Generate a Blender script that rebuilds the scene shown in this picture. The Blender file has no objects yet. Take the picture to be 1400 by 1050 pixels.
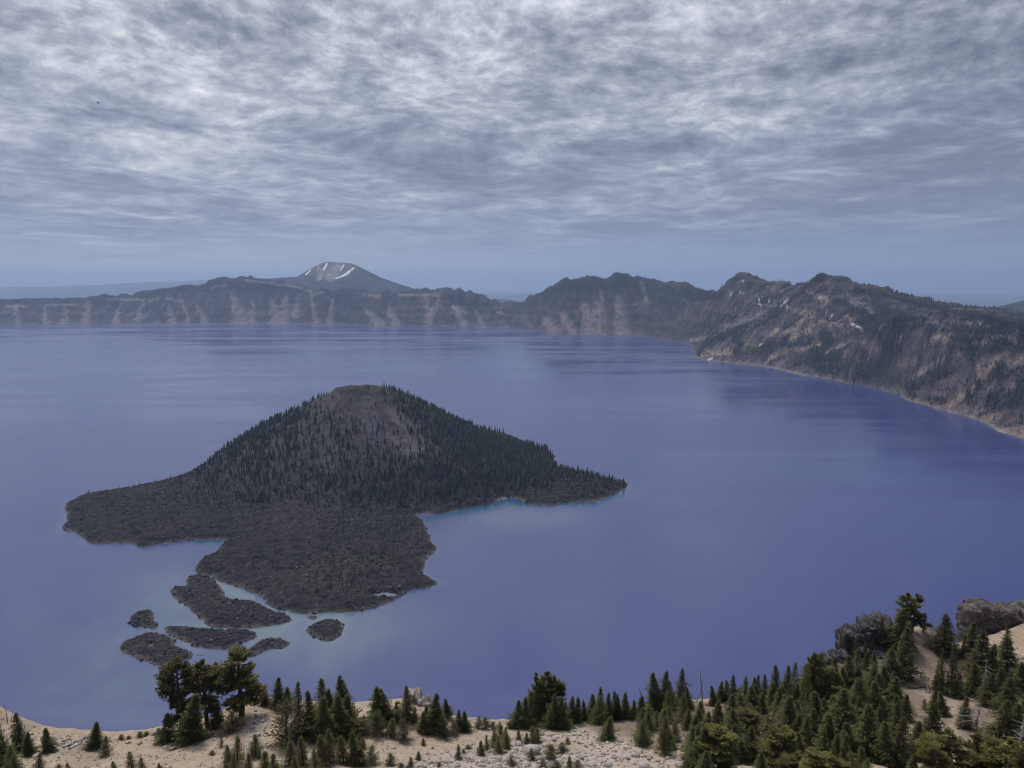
import bpy, bmesh, math, random
import numpy as np
from mathutils import Vector

rng = np.random.default_rng(7)
random.seed(7)
S = bpy.context.scene
COL = S.collection

# ------------------------------------------------------------------ camera
F = 1018.0            # focal length in pixels of a 1400 x 1050 frame
PITCH = math.radians(8.1)
CAMZ = 560.0          # metres above the lake
CT, ST = math.cos(PITCH), math.sin(PITCH)
cam_d = bpy.data.cameras.new('camera')
cam = bpy.data.objects.new('camera', cam_d)
COL.objects.link(cam)
cam.location = (0, 0, CAMZ)
cam.rotation_euler = (math.pi / 2 - PITCH, 0, 0)
cam_d.sensor_width = 36
cam_d.lens = 36 * F / 1400
cam_d.clip_start = 0.5
cam_d.clip_end = 250000
S.camera = cam

# ------------------------------------------------------------------ light
SUN_EL, SUN_AZ = math.radians(56), math.radians(-24)   # azimuth from +Y towards +X
SKY = 0.1            # world strength
S.view_settings.view_transform = 'Standard'
S.view_settings.look = 'None'
EXPO = 0.42
S.view_settings.exposure = EXPO
S.view_settings.gamma = 1
S.view_settings.use_curve_mapping = False
S.cycles.use_denoising = True
S.cycles.max_bounces = 5
S.cycles.diffuse_bounces = 2
S.cycles.glossy_bounces = 2
S.cycles.volume_bounces = 1
S.cycles.denoising_input_passes = 'RGB_ALBEDO_NORMAL'
S.cycles.denoising_prefilter = 'ACCURATE'
S.cycles.use_adaptive_sampling = False
S.cycles.filter_width = 1.1
S.cycles.caustics_reflective = False
S.cycles.caustics_refractive = False

W = bpy.data.worlds.new('World')
S.world = W
W.use_nodes = True
nt = W.node_tree
nt.nodes.clear()


class NT:
    """small helper for wiring nodes"""
    def __init__(s, tree): s.t = tree
    def n(s, typ, **kw):
        nd = s.t.nodes.new(typ)
        for k, v in kw.items():
            if k == 'ins':
                for a, b in v.items():
                    if hasattr(b, 'is_linked') or isinstance(b, bpy.types.NodeSocket):
                        s.t.links.new(b, nd.inputs[a])
                    else:
                        nd.inputs[a].default_value = b
            else:
                setattr(nd, k, v)
        return nd
    def math(s, op, a, b=None, c=None, clamp=False):
        nd = s.t.nodes.new('ShaderNodeMath'); nd.operation = op; nd.use_clamp = clamp
        for i, v in enumerate((a, b, c)):
            if v is None: continue
            if isinstance(v, bpy.types.NodeSocket): s.t.links.new(v, nd.inputs[i])
            else: nd.inputs[i].default_value = v
        return nd.outputs[0]
    def mix(s, f, a, b, blend='MIX'):
        nd = s.t.nodes.new('ShaderNodeMix'); nd.data_type = 'RGBA'; nd.blend_type = blend
        for sock, v in ((nd.inputs[0], f), (nd.inputs[6], a), (nd.inputs[7], b)):
            if isinstance(v, bpy.types.NodeSocket): s.t.links.new(v, sock)
            else: sock.default_value = v if not isinstance(v, tuple) else (*v, 1)[:4]
        return nd.outputs[2]
    def ramp(s, f, stops, interp='LINEAR'):
        nd = s.t.nodes.new('ShaderNodeValToRGB'); nd.color_ramp.interpolation = interp
        s.t.links.new(f, nd.inputs[0])
        el = nd.color_ramp.elements
        while len(el) < len(stops): el.new(0.5)
        for e, (p, c) in zip(el, stops):
            e.position = p
            e.color = (c, c, c, 1) if not isinstance(c, tuple) else (*c, 1)
        return nd.outputs[0]
    def smooth(s, v, a, b):
        nd = s.t.nodes.new('ShaderNodeMapRange'); nd.interpolation_type = 'SMOOTHSTEP'
        s.t.links.new(v, nd.inputs[0]); nd.inputs[1].default_value = a; nd.inputs[2].default_value = b
        return nd.outputs[0]
    def noise(s, vec, scale, detail=4, rough=0.55, dist=0.0, lac=2.0):
        nd = s.t.nodes.new('ShaderNodeTexNoise')
        s.t.links.new(vec, nd.inputs['Vector'])
        nd.inputs['Scale'].default_value = scale; nd.inputs['Detail'].default_value = detail
        nd.inputs['Roughness'].default_value = rough; nd.inputs['Distortion'].default_value = dist
        nd.inputs['Lacunarity'].default_value = lac
        return nd.outputs[0]
    def mapping(s, vec, scale=(1, 1, 1), rot=(0, 0, 0), loc=(0, 0, 0)):
        nd = s.t.nodes.new('ShaderNodeMapping')
        s.t.links.new(vec, nd.inputs[0])
        nd.inputs['Scale'].default_value = scale; nd.inputs['Rotation'].default_value = rot
        nd.inputs['Location'].default_value = loc
        return nd.outputs[0]


def build_world():
    g = NT(nt)
    tc = g.n('ShaderNodeTexCoord')
    d = tc.outputs['Generated']
    sep = g.n('ShaderNodeSeparateXYZ', ins={0: d})
    x, y, z = sep.outputs
    sky = g.n('ShaderNodeTexSky', sky_type='NISHITA', sun_disc=False,
              sun_elevation=SUN_EL, sun_rotation=SUN_AZ, altitude=2400,
              air_density=1.0, dust_density=1.6, ozone_density=2.0)
    zc = g.math('MAXIMUM', z, 0.0)
    den = g.math('ADD', zc, 0.022)
    u = g.math('DIVIDE', x, den)
    v = g.math('DIVIDE', y, den)
    p = g.n('ShaderNodeCombineXYZ', ins={0: u, 1: v, 2: 0.0}).outputs[0]
    # large patches, rolls and small puffs of one altocumulus deck
    az = g.math('ARCTAN2', x, y)
    lz = g.math('LOGARITHM', g.math('ADD', zc, 0.08), math.e)
    q = g.n('ShaderNodeCombineXYZ', ins={0: az, 1: lz, 2: 0.0}).outputs[0]
    wv = g.n('ShaderNodeTexNoise', ins={'Vector': g.mapping(p, (0.7, 0.5, 1)), 'Scale': 1.0, 'Detail': 1.0}).outputs['Color']
    pw = g.n('ShaderNodeVectorMath', operation='MULTIPLY_ADD', ins={0: wv, 1: (0.6, 0.6, 0), 2: p}).outputs[0]
    qw = g.n('ShaderNodeVectorMath', operation='MULTIPLY_ADD', ins={0: wv, 1: (0.10, 0.16, 0), 2: q}).outputs[0]
    big = g.noise(g.mapping(pw, (0.55, 0.30, 1), (0, 0, 0.3), (3.1, 1.7, 0)), 1.0, 2, 0.5)
    mid = g.noise(g.mapping(qw, (11.0, 9.0, 1), (0, 0, 0.12), (7.3, 2.2, 0)), 1.0, 4, 0.55)
    vor = g.noise(g.mapping(pw, (1.3, 0.8, 1), (0, 0, 0.1), (2.3, 5.2, 0)), 1.0, 3, 0.5)
    fine = g.noise(g.mapping(qw, (36.0, 27.0, 1), (0, 0, 0.1), (1.4, 9.2, 0)), 1.0, 7, 0.64)
    sund = g.n('ShaderNodeVectorMath', operation='DOT_PRODUCT', ins={0: d, 1: (math.sin(SUN_AZ) * math.cos(SUN_EL), math.cos(SUN_AZ) * math.cos(SUN_EL), math.sin(SUN_EL))}).outputs['Value']
    t = g.math('ADD', g.math('MULTIPLY', big, 0.60), g.math('MULTIPLY', mid, 0.62))
    t = g.math('ADD', t, g.math('MULTIPLY', fine, 0.64))
    t = g.math('ADD', t, g.math('MULTIPLY', vor, 0.45))
    t = g.math('ADD', t, g.math('MULTIPLY', sund, 0.90))      # thinner and brighter towards the sun
    t = g.math('SUBTRACT', t, 1.285)
    cloud = g.ramp(t, [(0.18, (0.15, 0.175, 0.25)), (0.34, (0.25, 0.28, 0.37)), (0.48, (0.40, 0.435, 0.53)),
                       (0.63, (0.65, 0.68, 0.76)), (0.80, (0.97, 0.98, 1.0))])
    k = 1.0 / SKY / 2 ** EXPO
    cloud10 = g.mix(1.0, cloud, (k, k, k), 'MULTIPLY')
    # far cloud is seen through more air
    air = g.smooth(z, 0.30, 0.03)
    cloud10 = g.mix(g.math('MULTIPLY', air, 0.55), cloud10, (0.285 * k, 0.335 * k, 0.48 * k))
    # the deck ends a few degrees above the horizon
    edge_n = g.noise(g.mapping(qw, (2.2, 3.0, 1), (0, 0, 0.1)), 1.0, 5, 0.55)
    el = g.math('ADD', z, g.math('MULTIPLY', g.math('SUBTRACT', edge_n, 0.5), 0.09))
    cover = g.smooth(el, 0.0, 0.095)
    # clear air below it: Nishita, greyed by thin haze
    low = g.mix(g.smooth(az, 0.35, -0.45), (0.185 * k, 0.255 * k, 0.43 * k), (0.31 * k, 0.36 * k, 0.50 * k))   # brighter below the sun
    clear = g.mix(0.9, sky.outputs[0], low)
    wisp = g.noise(g.mapping(p, (0.5, 0.5, 1), (0, 0, 0), (4, 4, 0)), 1.0, 6, 0.6, 0.3)
    clear = g.mix(g.math('MULTIPLY', g.smooth(wisp, 0.5, 0.8), 0.4), clear, (0.36 * k, 0.41 * k, 0.55 * k))
    col = g.mix(cover, clear, cloud10)
    bg = g.n('ShaderNodeBackground', ins={0: col, 1: SKY})
    out = g.n('ShaderNodeOutputWorld', ins={0: bg.outputs[0]})


build_world()
W.cycles.sampling_method = 'MANUAL'
W.cycles.sample_map_resolution = 1024

sd = bpy.data.lights.new('sun', 'SUN')
sd.energy = 1.5
sd.angle = math.radians(14)
sd.color = (1.0, 0.95, 0.88)
sun = bpy.data.objects.new('sun', sd)
COL.objects.link(sun)
sdir = Vector((math.sin(SUN_AZ) * math.cos(SUN_EL), math.cos(SUN_AZ) * math.cos(SUN_EL), math.sin(SUN_EL)))
sun.rotation_euler = sdir.to_track_quat('Z', 'Y').to_euler()
sun.location = (0, 0, 700)


# ------------------------------------------------------------------ helpers
def zy(py):
    """height gained per metre forward for picture row py"""
    v = (525 - np.asarray(py, float)) / F
    return (-ST + v * CT) / (CT + v * ST)

def sx(px, py):
    v = (525 - np.asarray(py, float)) / F
    return ((np.asarray(px, float) - 700) / F) / (CT + v * ST)

def at(px, py, Y):
    return np.stack([sx(px, py) * Y, np.asarray(Y, float) * np.ones_like(np.asarray(px, float)), CAMZ + zy(py) * Y], -1)

def onlake(px, py, z=0.0):
    Y = (z - CAMZ) / zy(py)
    return at(px, py, Y)

def project(P):
    x, y, z = P[..., 0], P[..., 1], P[..., 2] - CAMZ
    dep = y * CT - z * ST
    return 700 + F * x / dep, 525 - F * (y * ST + z * CT) / dep

def sstep(a, b, x):
    t = np.clip((x - a) / (b - a), 0, 1)
    return t * t * (3 - 2 * t)

def _h(ix, iy, seed):
    n = (ix.astype(np.int64) * 374761393 + iy.astype(np.int64) * 668265263 + seed * 974711) & 0x7fffffff
    n = ((n ^ (n >> 13)) * 1274126177) & 0x7fffffff
    return (n ^ (n >> 16)) & 0x7fffffff

def perlin(x, y, seed=0):
    ix, iy = np.floor(x), np.floor(y)
    fx, fy = x - ix, y - iy
    ux, uy = fx * fx * fx * (fx * (fx * 6 - 15) + 10), fy * fy * fy * (fy * (fy * 6 - 15) + 10)
    def gr(a, b):
        ang = _h(ix + a, iy + b, seed) * (2 * math.pi / 0x7fffffff)
        return np.cos(ang) * (fx - a) + np.sin(ang) * (fy - b)
    return 1.5 * ((gr(0, 0) * (1 - ux) + gr(1, 0) * ux) * (1 - uy) + (gr(0, 1) * (1 - ux) + gr(1, 1) * ux) * uy)

def fbm(x, y, o=4, seed=0, rough=0.5):
    s, a, t = 0, 1, 0
    for i in range(o):
        s = s + a * perlin(x * 2 ** i, y * 2 ** i, seed + i); t += a; a *= rough
    return s / t

def ridged(x, y, o=4, seed=0):
    s, a, t = 0, 1, 0
    for i in range(o):
        s = s + a * (1 - 2 * np.abs(perlin(x * 2 ** i, y * 2 ** i, seed + i))); t += a; a *= 0.5
    return s / t

class RBF:
    def __init__(s, P):
        P = np.asarray(P, float); s.c = P[:, :2]; n = len(P)
        D = np.linalg.norm(s.c[:, None] - s.c[None], axis=-1)
        A = np.zeros((n + 1, n + 1)); A[:n, :n] = D + np.eye(n) * 1e-6; A[:n, n] = 1; A[n, :n] = 1
        s.w = np.linalg.solve(A, np.append(P[:, 2], 0))
    def __call__(s, x, y):
        sh = x.shape; q = np.stack([x.ravel(), y.ravel()], -1); out = np.empty(len(q))
        for i in range(0, len(q), 20000):
            b = q[i:i + 20000]
            out[i:i + 20000] = np.hypot(b[:, None, 0] - s.c[None, :, 0], b[:, None, 1] - s.c[None, :, 1]) @ s.w[:-1] + s.w[-1]
        return out.reshape(sh)

def seg_dist(x, y, poly, closed=True):
    sh = x.shape; q = np.stack([x.ravel(), y.ravel()], -1)
    a = poly if closed else poly[:-1]
    b = np.roll(poly, -1, 0) if closed else poly[1:]
    ab = b - a; L = (ab ** 2).sum(1) + 1e-9
    out = np.empty(len(q))
    for i in range(0, len(q), 20000):
        p = q[i:i + 20000, None]
        t = np.clip(((p - a) * ab).sum(-1) / L, 0, 1)
        out[i:i + 20000] = np.sqrt((((a + t[..., None] * ab) - p) ** 2).sum(-1).min(1))
    return out.reshape(sh)

def inside(x, y, poly):
    c = np.zeros(x.shape, bool)
    for (x0, y0), (x1, y1) in zip(poly, np.roll(poly, -1, 0)):
        if y0 == y1: continue
        k = ((y0 > y) != (y1 > y)) & (x < (x1 - x0) * (y - y0) / (y1 - y0) + x0)
        c ^= k
    return c

def smooth_poly(P, n=2, closed=True):
    for _ in range(n):
        Q = np.roll(P, -1, 0)
        P = np.stack([0.75 * P + 0.25 * Q, 0.25 * P + 0.75 * Q], 1).reshape(-1, 2)
    return P

def new_mesh(name, V, T=None, Q=None, smooth=False, cols=None, attrs=None):
    """one mesh from numpy arrays: triangles T and/or quads Q"""
    me = bpy.data.meshes.new(name)
    V = np.asarray(V, np.float32)
    parts, tot = [], []
    if T is not None and len(T): parts.append(np.asarray(T, np.int32).ravel()); tot.append(np.full(len(T), 3, np.int32))
    if Q is not None and len(Q): parts.append(np.asarray(Q, np.int32).ravel()); tot.append(np.full(len(Q), 4, np.int32))
    loops = np.concatenate(parts); tot = np.concatenate(tot)
    me.vertices.add(len(V)); me.vertices.foreach_set('co', V.ravel())
    me.loops.add(len(loops)); me.loops.foreach_set('vertex_index', loops)
    me.polygons.add(len(tot))
    me.polygons.foreach_set('loop_start', np.concatenate([[0], np.cumsum(tot)[:-1]]).astype(np.int32))
    me.polygons.foreach_set('loop_total', tot)
    if smooth: me.polygons.foreach_set('use_smooth', np.ones(len(tot), bool))
    if cols is not None:
        a = me.color_attributes.new('col', 'FLOAT_COLOR', 'POINT')
        c = np.ones((len(V), 4), np.float32); c[:, :3] = cols
        a.data.foreach_set('color', c.ravel())
    for k, v in (attrs or {}).items():
        a = me.attributes.new(k, 'FLOAT', 'POINT'); a.data.foreach_set('value', np.asarray(v, np.float32).ravel())
    me.update(); me.validate()
    return me

def obj(name, me, mat=None, parent=None, kind=None, label=None, cat=None, group=None):
    o = bpy.data.objects.new(name, me); COL.objects.link(o)
    if mat and me is not None and not me.materials: me.materials.append(mat)
    if parent: o.parent = parent
    for k, v in (('kind', kind), ('label', label), ('category', cat), ('group', group)):
        if v: o[k] = v
    return o

def grid_quads(r, c):
    i = np.arange((r - 1) * c).reshape(r - 1, c)[:, :-1].ravel()
    return np.stack([i, i + 1, i + c + 1, i + c], -1)

def mat_new(name):
    m = bpy.data.materials.new(name); m.use_nodes = True
    g = NT(m.node_tree); m.node_tree.nodes.clear()
    bs = g.n('ShaderNodeBsdfPrincipled'); out = g.n('ShaderNodeOutputMaterial', ins={0: bs.outputs[0]})
    return m, g, bs

def ground_mat(name, s1, s2, bump=1.0, bscale=None, amp=0.35, rough=0.95):
    """vertex colour broken up by two scales of noise, with fine relief"""
    m, g, bs = mat_new(name)
    at_ = g.n('ShaderNodeAttribute', attribute_name='col')
    pos = g.n('ShaderNodeNewGeometry').outputs['Position']
    n1 = g.noise(pos, s1, 5, 0.6); n2 = g.noise(pos, s2, 5, 0.65)
    f = g.math('MULTIPLY', g.ramp(n1, [(0.3, 1 - amp), (0.7, 1 + amp)]), g.ramp(n2, [(0.3, 1 - amp), (0.7, 1 + amp)]))
    vm = g.n('ShaderNodeVectorMath', operation='SCALE', ins={0: at_.outputs['Color'], 3: f})
    bs.inputs['Base Color'].default_value = (0.1, 0.1, 0.1, 1)
    m.node_tree.links.new(vm.outputs[0], bs.inputs['Base Color'])
    bs.inputs['Roughness'].default_value = rough
    bs.inputs['Specular IOR Level'].default_value = 0.15
    bp = g.n('ShaderNodeBump', ins={'Strength': 0.8, 'Distance': bump, 'Height': g.noise(pos, bscale or s2, 6, 0.65)})
    m.node_tree.links.new(bp.outputs[0], bs.inputs['Normal'])
    return m

def leaf_mat(name, col, var=0.3, trans=0.0):
    m, g, bs = mat_new(name)
    oi = g.n('ShaderNodeObjectInfo')
    at_ = g.n('ShaderNodeAttribute', attribute_name='col')
    hs = g.n('ShaderNodeHueSaturation', ins={'Color': at_.outputs['Color'],
             'Hue': g.math('ADD', 0.472, g.math('MULTIPLY', oi.outputs['Random'], 0.035)),
             'Value': g.math('ADD', 1 - var, g.math('MULTIPLY', oi.outputs['Random'], 2 * var)), 'Saturation': 1.0})
    m.node_tree.links.new(hs.outputs[0], bs.inputs['Base Color'])
    bs.inputs['Roughness'].default_value = 0.75
    bs.inputs['Specular IOR Level'].default_value = 0.2
    return m

def plain_mat(name, col, rough=0.8, nscale=6.0, amp=0.25, spec=0.2):
    m, g, bs = mat_new(name)
    pos = g.n('ShaderNodeTexCoord').outputs['Object']
    n = g.noise(pos, nscale, 5, 0.6)
    c = g.mix(n, tuple(v * (1 - amp) for v in col), tuple(v * (1 + amp) for v in col))
    m.node_tree.links.new(c, bs.inputs['Base Color'])
    bs.inputs['Roughness'].default_value = rough
    bs.inputs['Specular IOR Level'].default_value = spec
    return m

def capsules(px, py, caps, grow=1.0):
    """soft union of tapered strokes, 0..1"""
    out = np.zeros(px.shape)
    for (x0, y0, x1, y1, w0, w1) in caps:
        dx, dy = x1 - x0, y1 - y0
        t = np.clip(((px - x0) * dx + (py - y0) * dy) / (dx * dx + dy * dy + 1e-9), 0, 1)
        d = np.hypot(px - x0 - t * dx, py - y0 - t * dy) / ((w0 + (w1 - w0) * t) * grow)
        out = np.maximum(out, 1 - sstep(0.35, 1.2, d))
    return out

# ------------------------------------------------------------------ far ground and hills
def lerp(a, b, t): return a + (b - a) * t

GROUNDZ = -700.0
rr = np.array([0, 800, 2500, 6000, 12000, 20000, 35000, 70000.0])
na = 96
V = []; Qs = []
for r in rr:
    for k in range(na):
        a = 2 * math.pi * k / na
        V.append((r * math.cos(a), r * math.sin(a), GROUNDZ))
V = np.array(V)
Qs = [(i * na + k, i * na + (k + 1) % na, (i + 1) * na + (k + 1) % na, (i + 1) * na + k) for i in range(1, len(rr) - 1) for k in range(na)]
Ts = [(0, na + k, na + (k + 1) % na) for k in range(na)]
m_ground = ground_mat('far_plain', 0.0004, 0.003, 20, amp=0.3)
obj('ground', new_mesh('ground', V, T=Ts, Q=Qs, cols=np.tile((0.06, 0.075, 0.06), (len(V), 1))), m_ground, kind='structure')

m_hill = ground_mat('forested_hill', 0.004, 0.02, 8, amp=0.3)

def ridge_hill(name, pts, Y0, front, back, slope, cols_n=260, rows=60, seed=3, ramp_n=0.12, paint=None, nscale=700, xpad=0):
    px = np.array([p[0] for p in pts], float); py = np.array([p[1] for p in pts], float)
    s = sx(px, py); zc = CAMZ + zy(py) * Y0
    ss = np.linspace(s[0], s[-1], cols_n); Y = np.linspace(Y0 - front, Y0 + back, rows)
    SS, YY = np.meshgrid(ss, Y)
    X = SS * Y0 + SS * (YY - Y0) * 0.6
    dz = np.where(YY < Y0, (Y0 - YY), (YY - Y0))
    prof = dz * slope * (0.55 + 0.45 * np.exp(-dz / 900))
    Z = np.interp(SS, s, zc) - prof
    rel = sstep(0, 600, dz)
    Z += ramp_n * nscale * (rel * 0.55 + 0.05) * ridged(X / nscale, YY / (nscale * 1.6), 5, seed)
    Z = np.maximum(Z, GROUNDZ - 5)
    P = np.stack([X, YY, Z], -1).reshape(-1, 3)
    qx, qy = project(P)
    c = np.tile((0.032, 0.037, 0.037), (len(P), 1)) * (1 + 0.25 * fbm(P[:, 0] / 400, P[:, 1] / 400, 4, seed))[:, None]
    if paint: c = paint(P, qx, qy, c)
    return obj(name, new_mesh(name, P, Q=grid_quads(rows, cols_n), smooth=True, cols=c), m_hill, kind='structure')

ridge_hill('hills', [(-260, 396), (-120, 394), (0, 393.5), (60, 393), (110, 391), (150, 388.5), (200, 387), (250, 385.5), (275, 383), (290, 387), (330, 398), (380, 415)], 42000, 9000, 6000, 0.10, seed=11, nscale=4200, ramp_n=0.05)
ridge_hill('hills', [(640, 415), (660, 412), (680, 409), (690, 409), (705, 411), (730, 415), (760, 424)], 21000, 4000, 3000, 0.14, seed=12, nscale=2000, ramp_n=0.05)
ridge_hill('hills', [(540, 420), (640, 404), (720, 402), (800, 401), (880, 404), (960, 412)], 46000, 6000, 6000, 0.08, seed=14, nscale=3000, ramp_n=0.03)
ridge_hill('hills', [(1280, 440), (1315, 429), (1345, 422.5), (1375, 416), (1400, 410), (1440, 400), (1480, 394), (1560, 392), (1640, 400), (1720, 415)], 9800, 2500, 2500, 0.28, seed=15, nscale=1500, ramp_n=0.07)
ridge_hill('hills', [(1130, 430), (1200, 420), (1300, 423), (1400, 420), (1500, 416), (1640, 410), (1740, 412)], 32000, 6000, 6000, 0.1, seed=16, nscale=3000, ramp_n=0.05)

def scott_paint(P, qx, qy, c):
    n = fbm(P[:, 0] / 250, P[:, 1] / 250, 4, 5)
    top = sstep(385, 372, qy + 6 * n + 0.10 * np.abs(qx - 450)) * sstep(500, 475, qx + 10 * n)
    c = lerp(c, np.array((0.15, 0.125, 0.12)), (top * 0.8)[:, None])
    pink = capsules(qx + 2 * n, qy + 2 * n, [(462, 364, 452, 378, 7, 9), (440, 372, 436, 380, 4, 5)])
    c = lerp(c, np.array((0.30, 0.25, 0.235)), (pink * 0.75)[:, None])
    snow = capsules(qx + 1.0 * n, qy + 1.0 * n, [(447, 360.5, 443, 368, 1.3, 1.8), (483, 366, 476, 373, 1.4, 2.2), (476, 373, 459, 381, 1.8, 1.2), (470, 362, 466, 369, 0.9, 1.1), (425, 369, 418, 375, .7, .9), (436, 364, 434, 369, .6, .8)])
    return lerp(c, np.array((0.85, 0.86, 0.9)), np.clip(snow * 1.1, 0, 1)[:, None])

ridge_hill('mountain', [(270, 410), (310, 394), (345, 384), (362, 381), (380, 380), (406, 378.5), (414, 373.5), (428, 365), (440, 359.5), (449, 357.5), (458, 358.5), (480, 360), (488, 363), (500, 369), (520, 379), (545, 388), (575, 397), (600, 402), (640, 410), (700, 425)],
           13600, 2700, 2600, 0.42, 520, 150, seed=21, ramp_n=0.10, paint=scott_paint, nscale=620)

# ------------------------------------------------------------------ caldera walls
shoreA = [(-330, 447), (-250, 446), (-100, 445), (0, 444.3), (60, 443.6), (120, 443), (200, 442.7), (260, 442.6), (300, 442.5), (350, 442.3), (400, 442.3), (450, 443), (500, 445), (560, 446), (600, 446.5), (640, 447.2), (700, 449), (725, 451), (745, 453), (768, 456), (800, 457), (830, 457.6), (870, 458.6), (900, 462), (925, 466.5), (940, 469.5)]
shoreB = [(948, 474), (950, 482), (950, 489), (965, 492.5), (985, 495), (1007, 497.5), (1035, 500), (1061, 504), (1100, 514), (1125, 517.5), (1150, 521.5), (1180, 527), (1204, 532), (1234, 539), (1240, 546.5), (1265, 553), (1293, 562), (1320, 569), (1346, 578), (1361, 589), (1380, 594), (1400, 601), (1440, 618), (1500, 648), (1580, 692), (1680, 760)]
crestA = [(-330, 413, 900), (-250, 411, 900), (-120, 413, 850), (0, 412, 800), (40, 412, 750), (75, 412, 750), (113, 410, 750), (137, 407, 750), (151, 405, 750), (165, 407, 750), (195, 403, 750), (206, 399, 800), (240, 395, 800), (285, 388, 850), (302, 384.6, 850), (329, 380.5, 900), (343, 381.5, 900), (363, 386, 850), (377, 388, 800), (395, 391, 800), (411, 394, 800), (439, 398, 750), (470, 398, 750), (496, 399, 750), (533, 401, 700), (570, 399.5, 700), (603, 398, 700), (618, 399, 700), (633, 401, 700), (648, 405, 700), (663, 409, 700), (685, 416, 650), (707, 417.5, 650), (722, 411, 700), (735, 403, 750), (748, 396, 800), (760, 391, 800), (771, 387, 800), (793, 381.6, 850), (815, 381, 850), (841, 379, 850), (860, 380.5, 850), (878, 384, 900), (908, 388, 1000), (935, 391.5, 1150), (960, 395, 1300), (990, 401, 1500), (1030, 412, 1700)]
crestB = [(905, 437, 7350), (925, 429, 7200), (945, 421, 7000), (972, 408, 6750), (984, 399, 6600), (993, 391, 6520), (1000, 384, 6450), (1009, 378.5, 6400), (1016, 380.5, 6360), (1024, 383, 6300), (1041, 384.8, 6200), (1055, 391, 6080), (1068, 391.5, 5950), (1080, 392, 5850), (1094, 396, 5650), (1102, 392.5, 5500), (1107, 388.5, 5430), (1118, 384.5, 5360), (1132, 381.5, 5300), (1141, 383.5, 5270), (1150, 387, 5250), (1171, 392, 5200), (1195, 399, 5180), (1221, 406, 5150), (1248, 413, 5120), (1275, 419, 5100), (1305, 422.5, 5100), (1329, 425, 5100), (1364, 431, 5100), (1400, 443, 5100), (1480, 455, 5050), (1600, 468, 5000), (1700, 478, 5000)]
rimB = [(1190, 455, 3980), (1203, 453, 3900), (1225, 454.5, 3790), (1250, 453.5, 3680), (1272, 455, 3580), (1293, 453.5, 3490), (1320, 456.5, 3380), (1346, 457, 3290), (1372, 460, 3220), (1400, 463, 3140), (1480, 476, 2940), (1600, 500, 2700), (1700, 525, 2500)]
C = []
sA = np.array([onlake(*p) for p in shoreA]); sB = np.array([onlake(*p) for p in shoreB])
C += list(sA) + list(sB)
for p in sA: C.append((p[0] * (p[1] - 300) / p[1], p[1] - 300, -70))
for p in sB[3:]: C.append((p[0] - 180, p[1] - 60, -80))
sAx = sx([p[0] for p in shoreA], [p[1] for p in shoreA]); sAY = sA[:, 1]
for (px, py, run) in crestA:
    sh = np.interp(sx(px, py), sAx, sAY)
    Y = sh + run
    c = at(px, py, Y); C.append(c)
    if px < 900:
        for t, hh in ((0.38, 0.27), (0.74, 0.60)):       # talus below, cliff above
            q = (c[0] * (sh + run * t) / Y, sh + run * t, c[2] * hh); C.append(q)
    for dY, dz in ((350, -45), (1100, -230), (2400, -560), (4000, -900)):
        C.append((c[0] * (Y + dY) / Y, Y + dY, c[2] + dz))
for (px, py, Y) in crestB:
    c = at(px, py, Y); C.append(c)
    if px > 980:
        k = 1.0 if px < 1150 else 0.6
        for dY, dz in ((420, -130 * k), (1300, -330 * k)):
            C.append((c[0] * (Y + dY) / Y, Y + dY, c[2] + dz))
for (px, py, Y) in rimB:
    c = at(px, py, Y); C.append(c)
    C.append((c[0] + 260, c[1] + 120, c[2] - 22)); C.append((c[0] + 620, c[1] + 300, c[2] - 10))
for s_ in (1.0, 1.25):
    for Y, z in ((7000, -200), (9000, -500), (11800, -800)): C.append((s_ * Y, Y, z))
Cc = np.array(C); keep = np.ones(len(Cc), bool)
for i in range(len(Cc)):
    if keep[i]:
        d = np.hypot(Cc[i + 1:, 0] - Cc[i, 0], Cc[i + 1:, 1] - Cc[i, 1]); keep[i + 1:] &= d > 15
rim_rbf = RBF(Cc[keep])

def rim_h(X, Y):
    z0 = rim_rbf(X, Y)
    near = sstep(2, 90, z0)
    wB = sstep(0.20, 0.30, X / Y) * sstep(8200, 7200, Y)
    wx = 60 * fbm(X / 500, Y / 500, 3, 31)
    gA = ridged((X + wx) / 230, Y / 1500, 5, 32)
    gB = ridged((Y + wx - 0.25 * X) / 240, (X + 0.5 * Y) / 1300, 5, 33)
    gul = lerp(gA, gB, wB)
    iso = fbm(X / 160, Y / 160, 5, 34, 0.55)
    amp = lerp(58, 60, wB)
    land = sstep(0, 30, z0)
    z = z0 + near * (amp * (gul - 0.15) * sstep(0, 160, z0) + lerp(22, 34, wB) * iso) + land * 3 * fbm(X / 45, Y / 45, 3, 35)
    # ledges of lava on the cliffs
    st = np.sin(z / 13.0 + 2.5 * fbm(X / 700, Y / 700, 2, 36)) * 6.0
    return z + st * near * lerp(0.6, 1.0, wB), z0, gul, wB

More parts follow.
